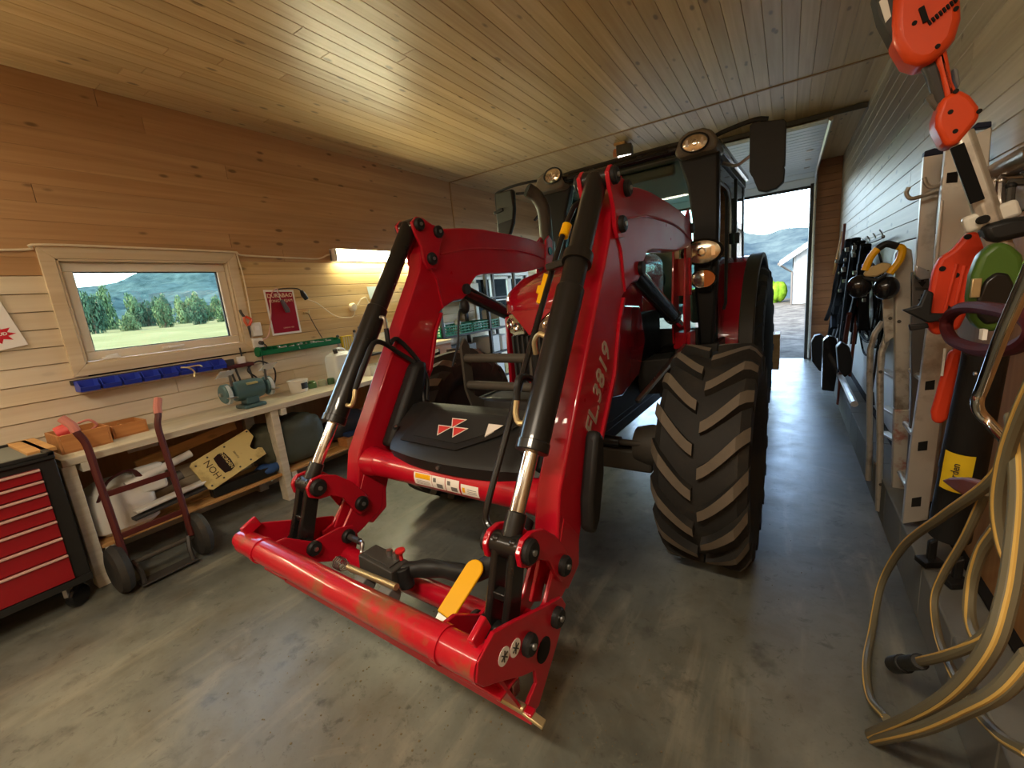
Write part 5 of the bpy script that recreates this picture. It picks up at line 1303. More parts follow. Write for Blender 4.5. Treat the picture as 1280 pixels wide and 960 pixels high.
# coupler with red knob and crank handle
b = MB(); b.obox((-.06, -1.50, .48), (.10, .0, -.010), (0, .045, 0), (.004, 0, .040)); b.make('coupler_block', M['dgrey'], T, .005)
MB().obox((-.06, -1.50, .523), (.08, 0, -.008), (0, .03, 0), (.001, 0, .004)).make('coupler_lid', M['dgrey'], T, .002)
for u in (-.035, -.0): MB().cyl((u, -1.48, .52), (u, -1.48, .55), .012, n=12).make('coupler_nut', M['steel'], T)
MB().lathe([(0, 0), (.008, 0), (.008, .03), (.020, .036), (.020, .044), (.0, .048)], (.02, -1.47, .515), (0,0,1), 16).make('red_knob', plain('knob_red', lin(200,44,44), .4), T)
MB().cyl((-.478, -1.385, .445), (-.36, -1.40, .455), .014).make('crank_handle', M['dgrey'], T)
MB().tube(catmull([(-.36, -1.40, .455), (-.325, -1.41, .46), (-.315, -1.43, .425), (-.28, -1.44, .44), (-.12, -1.475, .525)], 4), .009, 8).make('crank_rod', M['steel'], T)
b = MB(); b.cyl((.045, -1.49, .50), (.06, -1.49, .42), .03); b.make('coupler_end', M['plastic'], T, .004)
# yellow lever
h0, h1 = Vector((.345, -1.575, .46)), Vector((.37, -1.43, .555)); hd = (h1-h0).normalized(); hu = Vector((.95, .1, -.1)); hu = (hu-hd*hu.dot(hd)).normalized(); hn = hd.cross(hu)
poly = []
for k in range(9): a = PI*k/8; poly.append(h1+hu*.036*math.cos(a)+hd*.036*math.sin(a))
poly += [h0-hu*.034, h0+hu*.034]
MB().prism([p-hn*.006 for p in poly], hn*.012).make('yellow_lever', M['yellow'], T, .004)
MB().prism([p-hn*.004 for p in (h0-hu*.028, h0+hu*.028, h0+hu*.026-hd*.045, h0-hu*.022-hd*.045)], hn*.008).make('lever_shank', M['steel'], T, .002)
MB().cyl(h0-hd*.05-hu*.07, h0-hd*.03+hu*.02, .014).make('lever_pivot', M['steel'], T)

# cab
A_ = [(.745,2.47), (.745,2.0), (.735,1.5), (.70,.98), (.60,.98), (.565,1.5), (.555,1.95), (.52,2.22), (.44,2.47)]
for s in (-1, 1):
    MB().prism([(s*u, 1.27, z) for u, z in A_], (0, .10, 0)).make('front_pillar', M['plastic'], T, .02)
    MB().prism([(s*.735, 2.26, .98), (s*.735, 2.31, .98), (s*.735, 2.36, 2.44), (s*.735, 2.30, 2.44)], (s*-.05, 0, 0)).make('door_pillar', M['plastic'], T, .006)
    MB().prism([(s*.73, 2.84, 1.2), (s*.73, 2.93, 1.2), (s*.73, 2.90, 2.46), (s*.73, 2.80, 2.46)], (s*-.07, 0, 0)).make('rear_pillar', M['plastic'], T, .01)
    MB().box(min(s*.70, s*.74), max(s*.70, s*.74), 1.35, 2.9, 2.38, 2.46).make('roof_rail', M['plastic'], T, .006)
    MB().box(min(s*.69, s*.74), max(s*.69, s*.74), 1.3, 2.34, .92, 1.0).make('door_sill', M['plastic'], T, .006)
    MB().prism([(s*.722, 1.38, 1.0), (s*.722, 2.28, 1.0), (s*.722, 2.32, 2.40), (s*.722, 1.38, 2.40)], (s*-.006, 0, 0)).make('door_glass', M['cabglass'], T)
    MB().prism([(s*.722, 2.34, 1.35), (s*.722, 2.83, 1.35), (s*.722, 2.80, 2.40), (s*.722, 2.37, 2.40)], (s*-.006, 0, 0)).make('side_glass', M['cabglass'], T)
    MB().tube([(s*.76, 1.40, 1.25), (s*.775, 1.40, 1.3), (s*.775, 1.44, 2.1), (s*.76, 1.44, 2.15)], .012, 8).make('grab_rail', M['plastic'], T)
    h = MB().box(min(s*.72, s*.765), max(s*.72, s*.765), 2.22, 2.27, 1.80, 1.90).make('door_hinge', M['plastic'], T, .008)
    MB().box(min(s*.72, s*.765), max(s*.72, s*.765), 2.22, 2.27, 1.42, 1.52).make('door_hinge', M['plastic'], T, .008)
    # roof corner lamp pods
    def lamp(name, c, rx, rz, depth, rim_mat, lens_mat, tilt=0.0, bars=True):
        c = Vector(c); n_ = Vector((s*.12, -1, tilt)).normalized(); ux = Vector((0,0,1)).cross(n_).normalized()*-1; uz = n_.cross(ux)
        if uz.z < 0: uz = -uz
        ring = lambda q, d: [c+n_*d+ux*rx*q*math.cos(2*PI*k/26)+uz*rz*q*math.sin(2*PI*k/26) for k in range(26)]
        hsg = MB().rings([ring(.55, -depth), ring(.95, -depth*.45), ring(1.16, -.005), ring(1.18, .012), ring(1.06, .018), ring(.98, .006)]).make(name, rim_mat, T)
        ln = MB().rings([ring(.2, -.004), ring(.7, .002), ring(1.0, .008), ring(1.0, .010), ring(.7, .016), ring(.15, .020)]).make('lens', lens_mat, hsg)
        if bars:
            b = MB(); b.lathe([(rz*.42, 0), (rz*.42, .012), (rz*.30, .014), (rz*.24, .004)], c+n_*.014, n_, 18)
            for q in (-.62, .62): b.obox(c+n_*.02+ux*rx*q, ux*rx*.10, uz*rz*.42, n_*.004)
            b.make('reflector', M['chrome'], hsg)
        return hsg, c, n_, ux, uz
    pod = MB().prism([(s*u, 1.15, z) for u, z in [(.745,2.40), (.76,2.46), (.72,2.53), (.66,2.56), (.56,2.56), (.50,2.53), (.46,2.44), (.48,2.40)]], (0, .30, 0)).make('roof_pod', plain('roof_paint', lin(112,104,90), .45), T, .02)
    lamp('roof_lamp', (s*.58+.03, 1.13, 2.485-.02*s), .082, .056, .05, M['plastic'], M['lens'])
    lamp('work_lamp', (s*.645, 1.17, 1.705), .128, .082, .10, M['plastic_gloss'], M['lens'])
    hh, c, n_, ux, uz = lamp('indicator_lamp', (s*.655, 1.17, 1.505), .082, .062, .08, M['plastic_gloss'], M['lens'], bars=False)
    q = MB().rings([[c+n_*d+(ux*(1 if ux.x*s > 0 else -1))*.082*(.06+.94*math.cos(-PI/2+PI*k/12) if 0 < k < 12 else .06)+uz*.062*math.sin(-PI/2+PI*k/12) for k in range(13)] for d in (.010, .024)])
    q.make('orange_lens', M['orange_lens'], hh)
    MB().bar((s*.65, 1.25, 1.40), (s*.65, 1.25, 1.80), .10, .05, (0,1,0)).make('lamp_bracket', M['plastic'], T, .01)
# windscreen, rear glass
MB().prism([(-.56, 1.33, 1.1), (.56, 1.33, 1.1), (.555, 1.33, 2.0), (.44, 1.33, 2.46), (-.44, 1.33, 2.46), (-.555, 1.33, 2.0)], (0, .006, 0)).make('windscreen', M['cabglass'], T)
MB().box(-.66, .66, 2.87, 2.876, 1.25, 2.42).make('rear_glass', M['cabglass'], T)
MB().box(-.66, .66, 2.85, 2.90, 1.15, 1.25).make('rear_sill', M['plastic'], T, .006)
MB().box(-.60, .60, 1.26, 1.36, .78, 1.12).make('firewall', M['plastic'], T, .02)
MB().box(-.72, .72, 1.4, 2.9, .86, .94).make('cab_floor', M['dgrey'], T)
# roof
rf = [(-.70, 1.20), (-.45, 1.16), (.45, 1.16), (.70, 1.20), (.76, 1.30), (.77, 2.85), (.70, 2.98), (-.70, 2.98), (-.77, 2.85), (-.76, 1.30)]
MB().prism([(u, v, 2.435) for u, v in rf], (0, 0, .065)).make('roof', M['plastic_gloss'], T, .025, seg=3)
MB().prism([(u*.92, 2.07+(v-2.07)*.94, 2.49) for u, v in rf], (0, 0, .045)).make('roof_top', plain('roof_dark', lin(58,54,50), .5), T, .02)
MB().prism([(u*.93, 2.07+(v-2.07)*.90, 2.425) for u, v in rf], (0, 0, .03)).make('headliner', M['seatcloth'], T)
b = MB(); b.tube([(-.42, 1.15, 2.46), (.42, 1.15, 2.46)], .012, 6); b.tube([(-.42, 1.17, 2.495), (.42, 1.17, 2.495)], .009, 6)
for u in (-.2, .2): b.bar((u, 1.14, 2.465), (u, 1.20, 2.495), .04, .02)
b.make('visor_rail', M['plastic'], T)
MB().box(-.40, .40, 1.36, 1.46, 2.34, 2.425).make('sun_visor', M['dgrey'], T, .02)
# seat, steering wheel and console inside the cab
b = MB(); b.obox((0, 2.42, 1.55), (.24, 0, 0), (0, .06, -.01), (0, .05, .32)); b.obox((0, 2.2, 1.22), (.25, 0, 0), (0, .24, 0), (0, 0, .06)); b.make('seat', M['dgrey'], T, .03)
MB().obox((0, 2.49, 2.0), (.13, 0, 0), (0, .045, 0), (0, 0, .12)).make('headrest', M['dgrey'], T, .03)
MB().tube([(.0+.19*math.cos(2*PI*k/24), 1.80+.10*math.sin(2*PI*k/24), 1.52+.16*math.sin(2*PI*k/24)) for k in range(24)], .014, 8, closed=True).make('steering_wheel', M['plastic'], T)
MB().bar((0, 1.55, 1.0), (0, 1.78, 1.5), .10, .08, (1,0,0)).make('steering_column', M['plastic'], T, .02)
MB().box(.38, .60, 1.95, 2.6, 1.1, 1.42).make('console', M['dgrey'], T, .03)
MB().cyl((.46, 1.98, 1.4), (.45, 1.93, 1.58), .022, n=12).make('joystick', M['plastic'], T)
# mirrors
for s in (-1, 1):
    if s > 0:
        MB().tube(catmull([(.68, 1.26, 2.50), (.80, 1.22, 2.515), (.98, 1.17, 2.52), (1.06, 1.16, 2.50)], 5), .016, 8).make('mirror_arm', M['plastic'], T)
        MB().tube(catmull([(.76, 1.34, 2.33), (.86, 1.27, 2.28), (.93, 1.23, 2.30), (.99, 1.21, 2.33)], 5), .012, 8).make('mirror_stay', M['steel'], T)
        out = [(.955,2.49), (.975,2.505), (1.15,2.475), (1.165,2.455), (1.165,2.19), (1.155,2.185), (1.165,2.17), (1.16,2.09), (1.12,2.055), (1.06,2.045), (1.01,2.065), (.975,2.16), (.965,2.175), (.955,2.20)]
        c0 = .06
    else:
        MB().tube(catmull([(-.70, 1.27, 2.44), (-.74, 1.25, 2.505), (-.78, 1.24, 2.53), (-1.0, 1.2, 2.53), (-1.19, 1.2, 2.51), (-1.225, 1.2, 2.46), (-1.225, 1.2, 2.25)], 5), .013, 8).make('mirror_arm', M['plastic'], T)
        MB().cyl((-.70, 1.27, 2.41), (-.72, 1.27, 2.52), .03).make('mirror_hinge', M['plastic'], T, .004)
        MB().bar((-.74, 1.27, 2.43), (-1.0, 1.22, 2.46), .03, .02).make('mirror_stay', M['plastic'], T)
        MB().bar((-.72, 1.30, 2.32), (-.86, 1.28, 2.20), .03, .015).make('roof_stay', M['plastic'], T)
        out = [(-1.20,2.50), (-1.01,2.50), (-1.0,2.47), (-1.005,2.32), (-1.03,2.20), (-1.08,2.10), (-1.20,2.10), (-1.225,2.15), (-1.215,2.30)]
    m_ = MB().prism([(u, 1.16, z) for u, z in out], (0, .055, 0)).make('mirror', M['plastic'], T, .015)
    if s < 0:
        MB().prism([(u, 1.158, z) for u, z in [(-1.195,2.485), (-1.025,2.485), (-1.015,2.33), (-1.03,2.235), (-1.205,2.215)]], (0, -.002, 0)).make('mirror_back_panel', plain('mirror_grey', lin(74,80,78), .4), m_)
        MB().bar((-1.23, 1.15, 2.32), (-1.12, 1.15, 2.335), .02, .03).make('mirror_clamp', M['plastic'], m_, .004)
# rear fenders
for s in (-1, 1):
    def arc(r, a0, a1, n=20): return [(2.5-r*math.cos(math.radians(a0+(a1-a0)*k/n)), .79+r*math.sin(math.radians(a0+(a1-a0)*k/n))) for k in range(n+1)]
    red_ = arc(.90, 2, 165)+arc(.865, 2, 165)[::-1]
    fd = pz(red_, s*.62, s*.84).make('fender', HOOD, T, .004)
    pz(arc(.915, 2, 165)+arc(.865, 2, 165)[::-1], s*.84, s*.955).make('fender_edge', plain('fender_grey', lin(62,56,48), .5), T, .01)
    pz(arc(.88, 2, 165)+[(3.1, 1.0), (2.4, .9)], s*.615, s*.63).make('fender_side', HOOD, T)
    MB().tube(catmull([(s*.70, 1.42, 1.5), (s*.705, 1.46, 1.2), (s*.70, 1.42, 1.02), (s*.60, 1.36, .92)], 5), .014, 8).make('fender_rail', M['plastic'], T)
# three point linkage at the rear
b = MB(); b.bar((-.3, 2.75, .7), (-.38, 3.5, .55), .05, .07); b.bar((.3, 2.75, .7), (.38, 3.5, .55), .05, .07); b.make('lower_links', M['dgrey'], T, .006)

# ------------------------------------------------------------------ behind the tractor, ceiling
t = thing('timber_box', 'short wide block of pale timber standing behind the rear tractor wheel', 'timber', (-.45, 6.35, 0))
p0, p1 = at_y(956, 462, 6.3), at_y(976, 418, 6.3)
MB().box(p0.x-.9, p1.x-.01, 6.3, 6.36, p0.z, p1.z-.0).make('front_board', M['rawwood'], t, .004)
MB().box(p1.x-.07, p1.x-.01, 6.36, 6.9, p0.z, p1.z-.03).make('end_board', M['rawwood'], t, .004)
for x in (p0.x-.8, p1.x-.12): MB().box(x-.03, x+.03, 6.37, 6.43, 0, p0.z+.02).make('leg', M['rawwood'], t, .003)
t = thing('ceiling_spot', 'small dark boxed work light with coiled wire under the ceiling', 'lamp', (-1.35, 5.6, ZC))
c = at_y(780, 188, 5.45)
MB().box(c.x-.11, c.x+.02, 5.42, 5.56, ZC-.03, ZC).make('mount', M['rawwood'], t, .003)
MB().obox((c.x, 5.48, c.z), (.085, .02, 0), (-.01, .07, 0), (0, 0, .06)).make('housing', M['iron'], t, .006)
MB().obox((c.x, 5.475, c.z-.065), (.07, .016, 0), (-.008, .055, 0), (0, 0, .006)).make('lens', M['led'], t)
b = MB(); b.tube([(c.x-.11+.02*k/10+.05*math.sin(k*.9)*.4, 5.42, 3.06+.045*math.cos(k*.9)) for k in range(22)], .006, 6)
b.tube(catmull([(c.x-.06, 5.44, 3.12), (c.x-.02, 5.43, 3.06), (c.x+.05, 5.44, 3.05)], 5), .008, 6); b.make('coiled_wire', plain('copper_wire', lin(196,120,70), .4), t)

# ------------------------------------------------------------------ right wall: things hung on it and leaning against it
def P(px, py, X): return at_x(px, py, X)
def outline(pts, X, th):                               # silhouette with real thickness, in a plane parallel to the wall
    return MB().prism([P(a, b_, X) for a, b_ in pts], (th, 0, 0))

def outline_y(pts, Y, th): return MB().prism([at_y(a, b_, Y) for a, b_ in pts], (0, th, 0))
# cordless pole saw, top right
t = thing('pole_saw', 'orange cordless pole saw with dark grip hanging high on the right wall', 'pole saw', (.5, 2.4, 1.5))
X = 1.86
hb = outline_y([(1118,-14), (1116,28), (1118,52), (1132,75), (1148,80), (1166,77), (1184,60), (1196,46), (1204,20), (1203,-14)], X, .11).make('motor_housing', M['orange'], t, .022, seg=3)
outline_y([(1092,-14), (1100,20), (1118,54), (1124,48), (1128,28), (1120,10), (1119,-14)], X+.02, .08).make('battery', M['dgrey'], t, .01)
outline_y([(1099,2), (1107,28), (1114,20), (1108,-6)], X+.017, .004).make('battery_label', M['white_plastic'], t)
outline_y([(1168,70), (1184,56), (1192,100), (1200,118), (1206,128), (1184,132), (1182,118), (1176,88)], X+.025, .05).make('neck', M['orange'], t, .012, seg=3)
outline_y([(1150,76), (1172,70), (1181,100), (1187,122), (1176,140), (1168,124), (1160,98)], X+.035, .035).make('grip', M['dgrey'], t, .01)
outline_y([(1156,122), (1168,114), (1180,126), (1172,140)], X+.04, .02).make('trigger', plain('trigger_grey', lin(86,80,70), .5), t, .006)
outline_y([(1192,84), (1198,86), (1201,104), (1198,110), (1194,100)], X+.035, .03).make('lock_button', M['grey'], t, .004)
outline_y([(1178,122), (1200,110), (1214,118), (1225,132), (1226,146), (1210,166), (1196,182), (1182,182), (1170,158), (1170,146)], X, .085).make('front_housing', M['orange'], t, .02, seg=3)
b = MB()
for px, py in ((1195,11), (1143,29), (1172,58), (1195,114), (1224,139), (1188,140), (1194,164)): 
    q = at_y(px, py, X); MB().cyl(q-Vector((0,.003,0)), q+Vector((0,.006,0)), .006, n=12).make('screw_recess', M['dark'], t)
for k in range(8):
    q = at_y(1160+k*4.6, 27-k*4.0, X); r_ = at_y(1163+k*4.6, 31.5-k*4.0, X)
    MB().bar(q-Vector((0,.002,0)), r_-Vector((0,.002,0)), .0045, .012, (0,1,0)).make('vent_slot', M['dark'], t)
q, r_ = at_y(1151,10,X), at_y(1157,28,X); MB().bar(q-Vector((0,.002,0)), r_-Vector((0,.002,0)), .012, .012, (0,1,0)).make('vent_slot', M['dark'], t)
s0, s1 = at_y(1200,168,X+.035), at_y(1276,388,X+.035)
b = MB(); d = (s1-s0).normalized(); uy = Vector((0,1,0)); un = d.cross(uy).normalized(); rr = .030
b.rings([[p+uy*rr*math.cos(PI/8+k*PI/4)+un*rr*math.sin(PI/8+k*PI/4) for k in range(8)] for p in (s0, s1)]); b.make('shaft', M['alu'], t, .004)
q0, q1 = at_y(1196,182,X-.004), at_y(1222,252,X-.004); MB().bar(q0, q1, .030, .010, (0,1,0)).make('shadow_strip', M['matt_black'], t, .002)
q = at_y(1238,271,X+.035); MB().bar(q-un*.058, q+un*.058, .05, .035, (0,1,0)).make('clamp', M['white_plastic'], t, .01)
q = at_y(1231,274,X-.02); MB().cyl(q, q+Vector((0,.03,0)), .012, n=12).make('clamp_bolt', M['dark'], t)
b = MB(); b.prism([at_y(a, b_, X-.01) for a, b_ in [(1228,282), (1262,272), (1296,268), (1296,292), (1250,303), (1236,302)]], (0, .07, 0)); b.make('handle_bracket', M['plastic'], t, .015)

# aluminium extension ladder: rails stand upright, their holed webs facing down the room
def rail(pts, Y, th, name, mat, par, bev=.003): return outline_y(pts, Y, th).make(name, mat, par, bev)
t = thing('extension_ladder', 'aluminium extension ladder with square rung holes standing against right wall', 'ladder', (.55, 2.6, .25))
rail([(1155,194), (1180,190), (1172,262), (1165,348), (1144,344), (1150,262)], 2.66, .03, 'fly_rail', M['alu'], t)
rail([(1155,196), (1180,192), (1180,186), (1168,185), (1156,189)], 2.655, .04, 'rail_cap', M['navy'], t)
rail([(1182,184), (1240,158), (1234,240), (1222,300), (1182,480), (1160,650), (1128,655), (1138,560), (1150,478), (1168,340), (1176,250)], 2.50, .03, 'main_rail', M['alu'], t)
rail([(1176,250), (1180,250), (1172,340), (1167,342)], 2.485, .015, 'rail_lip', M['alu'], t)
rail([(1218,240), (1224,240), (1212,300), (1206,330), (1201,330)], 2.485, .015, 'rail_lip', M['alu'], t)
rail([(1215,161), (1240,158), (1240,151), (1222,153)], 2.495, .04, 'rail_cap', M['navy'], t)
rail([(1184,420), (1196,420), (1180,520), (1164,655), (1154,655), (1168,520)], 2.88, .03, 'back_rail', M['alu'], t)
for px, py, w_ in ((1191,222,7), (1163,482,6), (1154,558,6), (1146,628,6)):
    rail([(px-w_, py-w_+1), (px+w_, py-w_-1), (px+w_-1, py+w_-1), (px-w_-1, py+w_)], 2.498, .004, 'rung_socket', M['dark'], t, .001)
    q = at_y(px, py, 2.53); MB().cyl(q, q+Vector((.0,.36,.0)), .014, n=10).make('rung', M['alu'], t)
for a in ([(1174,232), (1164,234), (1158,230), (1155,222)], [(1172,238), (1150,246), (1138,248), (1133,242), (1136,234)]):
    MB().tube(catmull([at_y(px, py, 2.6) for px, py in a], 5), .008, 8).make('stay_hook', M['alu_old'], t)
rail([(1146,332), (1162,338), (1164,348), (1150,350), (1144,344)], 2.64, .02, 'fly_bracket', M['steel'], t)
# dark folded ladder section with arrow plate
t = thing('ladder_section', 'grey ladder section with black arrow marks left of the orange scabbard', 'ladder', (.55, 2.8, .3))
rail([(1140,340), (1162,344), (1161,420), (1156,500), (1142,650), (1130,650), (1140,500)], 2.76, .03, 'rail', plain('anodised_grey', lin(96,92,88), .45, .5), t)
for y in (352, 374):
    rail([(1151,y-6), (1155,y-6), (1155,y), (1158,y), (1153,y+7), (1147,y), (1151,y)], 2.756, .004, 'arrow_mark', M['black'], t, 0)
for y in (345, 359): rail([(1144,y), (1160,y+1), (1160,y+5), (1144,y+4)], 2.756, .004, 'slot_mark', M['dgrey'], t, 0)
# old stepladder
t = thing('stepladder', 'old scuffed aluminium stepladder with red smears, folded against right wall', 'ladder', (.52, 3.1, 0))
m_red = plain('alu_smear', (.50,.46,.39,1), .5, .4, 0, .1, 12, .2, 40, dirt=lin(150,58,48), dirt_amt=.7, dirt_scale=9)
rail([(1119,318), (1126,306), (1140,312), (1142,330), (1138,420), (1137,512), (1118,512), (1119,420)], 3.02, .05, 'front_rail', M['alu_old'], t, .006)
rail([(1118,512), (1137,512), (1134,648), (1114,644)], 3.02, .05, 'front_rail_foot', m_red, t, .006)
MB().tube([at_y(px, py, 3.14) for px, py in ((1118,412), (1108,424), (1102,440), (1100,470), (1100,560), (1098,638))], .017, 10).make('rear_tube', M['alu_old'], t)
MB().tube([at_y(px, py, 3.45) for px, py in ((1104,402), (1094,416), (1088,436), (1087,470), (1087,560), (1085,600))], .017, 10).make('rear_tube', M['alu_old'], t)
rail([(1103,372), (1118,366), (1119,420), (1106,430)], 3.10, .02, 'hinge_plate', M['alu_old'], t)
for py in (462, 508, 540, 590):
    MB().bar(at_y(1128, py+14, 3.07), at_y(1104, py, 3.42), .05, .014, (0,0,1)).make('tread', M['alu'], t, .003)
for px, py, Y in ((1101,465,3.12), (1101,606,3.12), (1113,398,3.095), (1124,402,3.015)):
    q = at_y(px, py, Y); MB().cyl(q, q+Vector((0,.012,0)), .009, n=10).make('rivet', M['iron'], t)

# orange saw bar scabbard and long tapered cover
t = thing('hedge_trimmer', 'bright orange garden tool with long red blade cover beside the ladder', 'garden tool', (.5, 2.2, .9))
X = 2.08
outline_y([(1168,338), (1176,322), (1192,312), (1206,296), (1216,288), (1238,296), (1226,330), (1212,388), (1200,412), (1170,420), (1160,410), (1163,366)], X, .045).make('body', M['orange2'], t, .012, seg=3)
for a, b_ in (((1196,330), (1180,392)), ((1206,332), (1192,392)), ((1214,336), (1204,390))):
    q0, q1 = at_y(*a, X-.001), at_y(*b_, X-.001); MB().tube([q0, q1], .006, 6).make('rib', M['orange2'], t)
outline_y([(1188,440), (1204,434), (1198,470), (1186,524), (1178,531), (1167,529), (1165,516), (1176,478)], X+.01, .035).make('blade_cover', M['orange2'], t, .012, seg=3)
outline_y([(1176,470), (1180,436), (1183,436), (1179,470)], X+.005, .006).make('cover_slot', M['white_plastic'], t)
b = MB()
for px, py in ((1195,344), (1210,296), (1184,385), (1178,336)):
    q = at_y(px, py, X); MB().cyl(q-Vector((0,.002,0)), q+Vector((0,.01,0)), .009, n=10).make('screw_recess', M['dark'], t)
b = MB(); b.prism([at_y(a, b_, X-.05) for a, b_ in [(1128,388), (1150,382), (1158,362), (1168,366), (1164,392), (1185,392), (1185,400), (1160,404), (1136,392)]], (0, .03, 0)); b.make('black_clip', M['plastic'], t, .006)
outline_y([(1136,406), (1160,404), (1162,410), (1138,414)], X-.05, .02).make('clip_jaw', M['plastic'], t, .004)

# dark red loop handle
t = thing('loop_handle', 'dark red oval loop handle hung in front of the orange tool', 'handle', (.44, 2.0, 1.2))
lp = [(1183,410), (1186,396), (1200,386), (1220,384), (1250,388), (1280,396), (1292,410), (1284,426), (1260,436), (1230,438), (1205,432), (1190,424)]
MB().tube(catmull([P(a, b_, .44+.03*(i % 2 == 0)*0) for i, (a, b_) in enumerate(lp)], 5, True), .017, 10, closed=True).make('loop', M['darkred'], t)
MB().cyl(P(1160,398,.46), P(1186,400,.445), .010).make('stem', M['darkred'], t)
q = P(1229,418,.42); MB().obox(q, (.004,0,0), (0,.013,0), (0,0,.013)).make('tag', M['paper'], t)

# green shield of a trimmer with dark reel
t = thing('trimmer_head', 'olive green round trimmer guard with a black centre on the right wall', 'trimmer', (.48, 1.9, 1.35))
gp = [(1246,302), (1226,318), (1216,344), (1212,372), (1214,398), (1224,412), (1240,416), (1262,410), (1276,390), (1284,350), (1280,318), (1264,304)]
outline_y(gp, 1.78, .06).make('guard', M['garden_green'], t, .015, seg=3)
outline_y([(1246,340), (1232,350), (1222,372), (1222,396), (1232,406), (1250,404), (1264,388), (1270,358), (1262,342)], 1.772, .02).make('reel', M['black'], t, .008)
MB().bar(at_y(1221,348,1.77), at_y(1218,372,1.77), .02, .012, (0,1,0)).make('buckle', M['brass'], t, .002)

# leaf blower tube with yellow label
t = thing('blower_tube', 'thick black plastic tube with yellow label standing on the plinth', 'tube', (.5, 1.9, .4))
a0, a1 = P(1232,440,.53), P(1186,668,.53)
MB().tube([a0, a0+(a1-a0)*.6, a0+(a1-a0)*.62, a1], [.052, .060, .056, .060], 24).make('tube', M['plastic'], t)
dl = (a1-a0).normalized(); nl = Vector((-.45, -.85, .0)); nl = (nl-dl*nl.dot(dl)).normalized(); sl_ = dl.cross(nl)
c = P(1200,577,.53); c = a0+dl*((c-a0).dot(dl))
k = 6; rows = []
for tt in (-.075, .075): rows.append([c+dl*tt+(nl*math.cos(a)+sl_*math.sin(a))*.0612 for a in [math.radians(-38+76*i/k) for i in range(k+1)]])
b = MB(); b.add(rows[0]+rows[1], [(i, i+1, i+k+2, i+k+1) for i in range(k)]); b.make('yellow_label', plain('label_yellow', lin(228,194,40), .5), t)
text_mesh('label_text', 'garden', .030, M['dgrey'], t, c+nl*.0645+(sl_ if sl_.x > 0 else -sl_)*.008, -dl, sl_ if sl_.x < 0 else -sl_, 'CENTER')
q = P(1217,467,.475); MB().cyl(q, q+Vector((.006,0,0)), .006, n=8).make('screw', M['steel'], t)
t = thing('rust_hook_plate', 'rounded rust brown metal foot in front of the black tube', 'plate', (.46, 1.8, .7))
outline([(1174,600), (1186,596), (1204,596), (1226,602), (1226,616), (1206,622), (1192,614)], .455, .03).make('plate', M['rust'], t, .01)

# bent chrome handle tube
t = thing('chrome_handle', 'bent chrome steel tube handle in front of the black blower tube', 'handle', (.36, 1.4, 1.2))
MB().tube(catmull([P(a, b_, X_) for a, b_, X_ in [(1296,318,.36), (1280,356,.37), (1252,420,.38), (1228,484,.40), (1222,500,.40), (1224,514,.41), (1238,530,.43), (1262,556,.45)]], 6), .0125, 12).make('tube', M['chrome'], t)
# round grey pole resting along the wall, hooks under it
t = thing('wall_pole', 'thick brown metal pole lying along the right wall behind the saw shaft', 'pole', (.6, 2.0, 1.77))
MB().cyl(P(1234,222,.62), P(1300,188,.62), .035, n=20).make('pole', plain('bronze_pole', lin(120,100,76), .35, .6), t)
for i, (px, py) in enumerate(((1244,226), (1252,226), (1264,232), (1207,250))):
    t = thing('wall_hook', ['slim steel wall hook nearest the saw shaft', 'second steel wall hook right of the saw shaft', 'dark capped steel hook at the right edge', 'small black capped hook between ladder and saw shaft'][i], 'hook', tuple(P(px, py, .62)))
    a, b_ = P(px, py, .6), P(px-1, py+28, .6)
    MB().tube(catmull([a+Vector((.06,0,0)), a+Vector((.0,0,.01)), a, b_, b_+Vector((.02,0,-.02))], 4), .011, 8).make('hook', M['steel'] if i < 2 else M['iron'], t)
    MB().ball(a, .014, .014, .014, 10, 7).make('tip', M['plastic'] if i > 1 else M['steel'], t)

# earmuffs with yellow headband
t = thing('ear_defenders', 'black ear defenders with yellow headband and tan pad hung on the stepladder top', 'ear defenders', (.45, 2.94, 1.4))
X = 2.94
MB().tube(catmull([at_y(a, b_, X) for a, b_ in [(1081,338), (1088,322), (1097,311)]], 5), .017, 10).make('headband', M['yellow'], t)
MB().tube(catmull([at_y(a, b_, X) for a, b_ in [(1097,311), (1108,305), (1122,308)]], 5), .017, 10).make('headband_middle', M['plastic'], t)
MB().tube(catmull([at_y(a, b_, X) for a, b_ in [(1122,308), (1128,312), (1124,326), (1112,342)]], 5), .017, 10).make('headband', M['yellow'], t)
outline_y([(1079,342), (1088,334), (1104,328), (1116,330), (1108,340), (1096,346), (1082,346)], X-.01, .03).make('pad', M['tan'], t, .008)
outline_y([(1078,345), (1096,348), (1110,341), (1108,346), (1096,353), (1080,350)], X-.005, .03).make('pad_edge', M['plastic'], t, .006)
for a in ((1074,358,15), (1108,360,13)):
    c = at_y(a[0], a[1], X+.03); MB().ball(c, .055, .045, .06, 16, 10).make('ear_cup', M['plastic_gloss'], t)

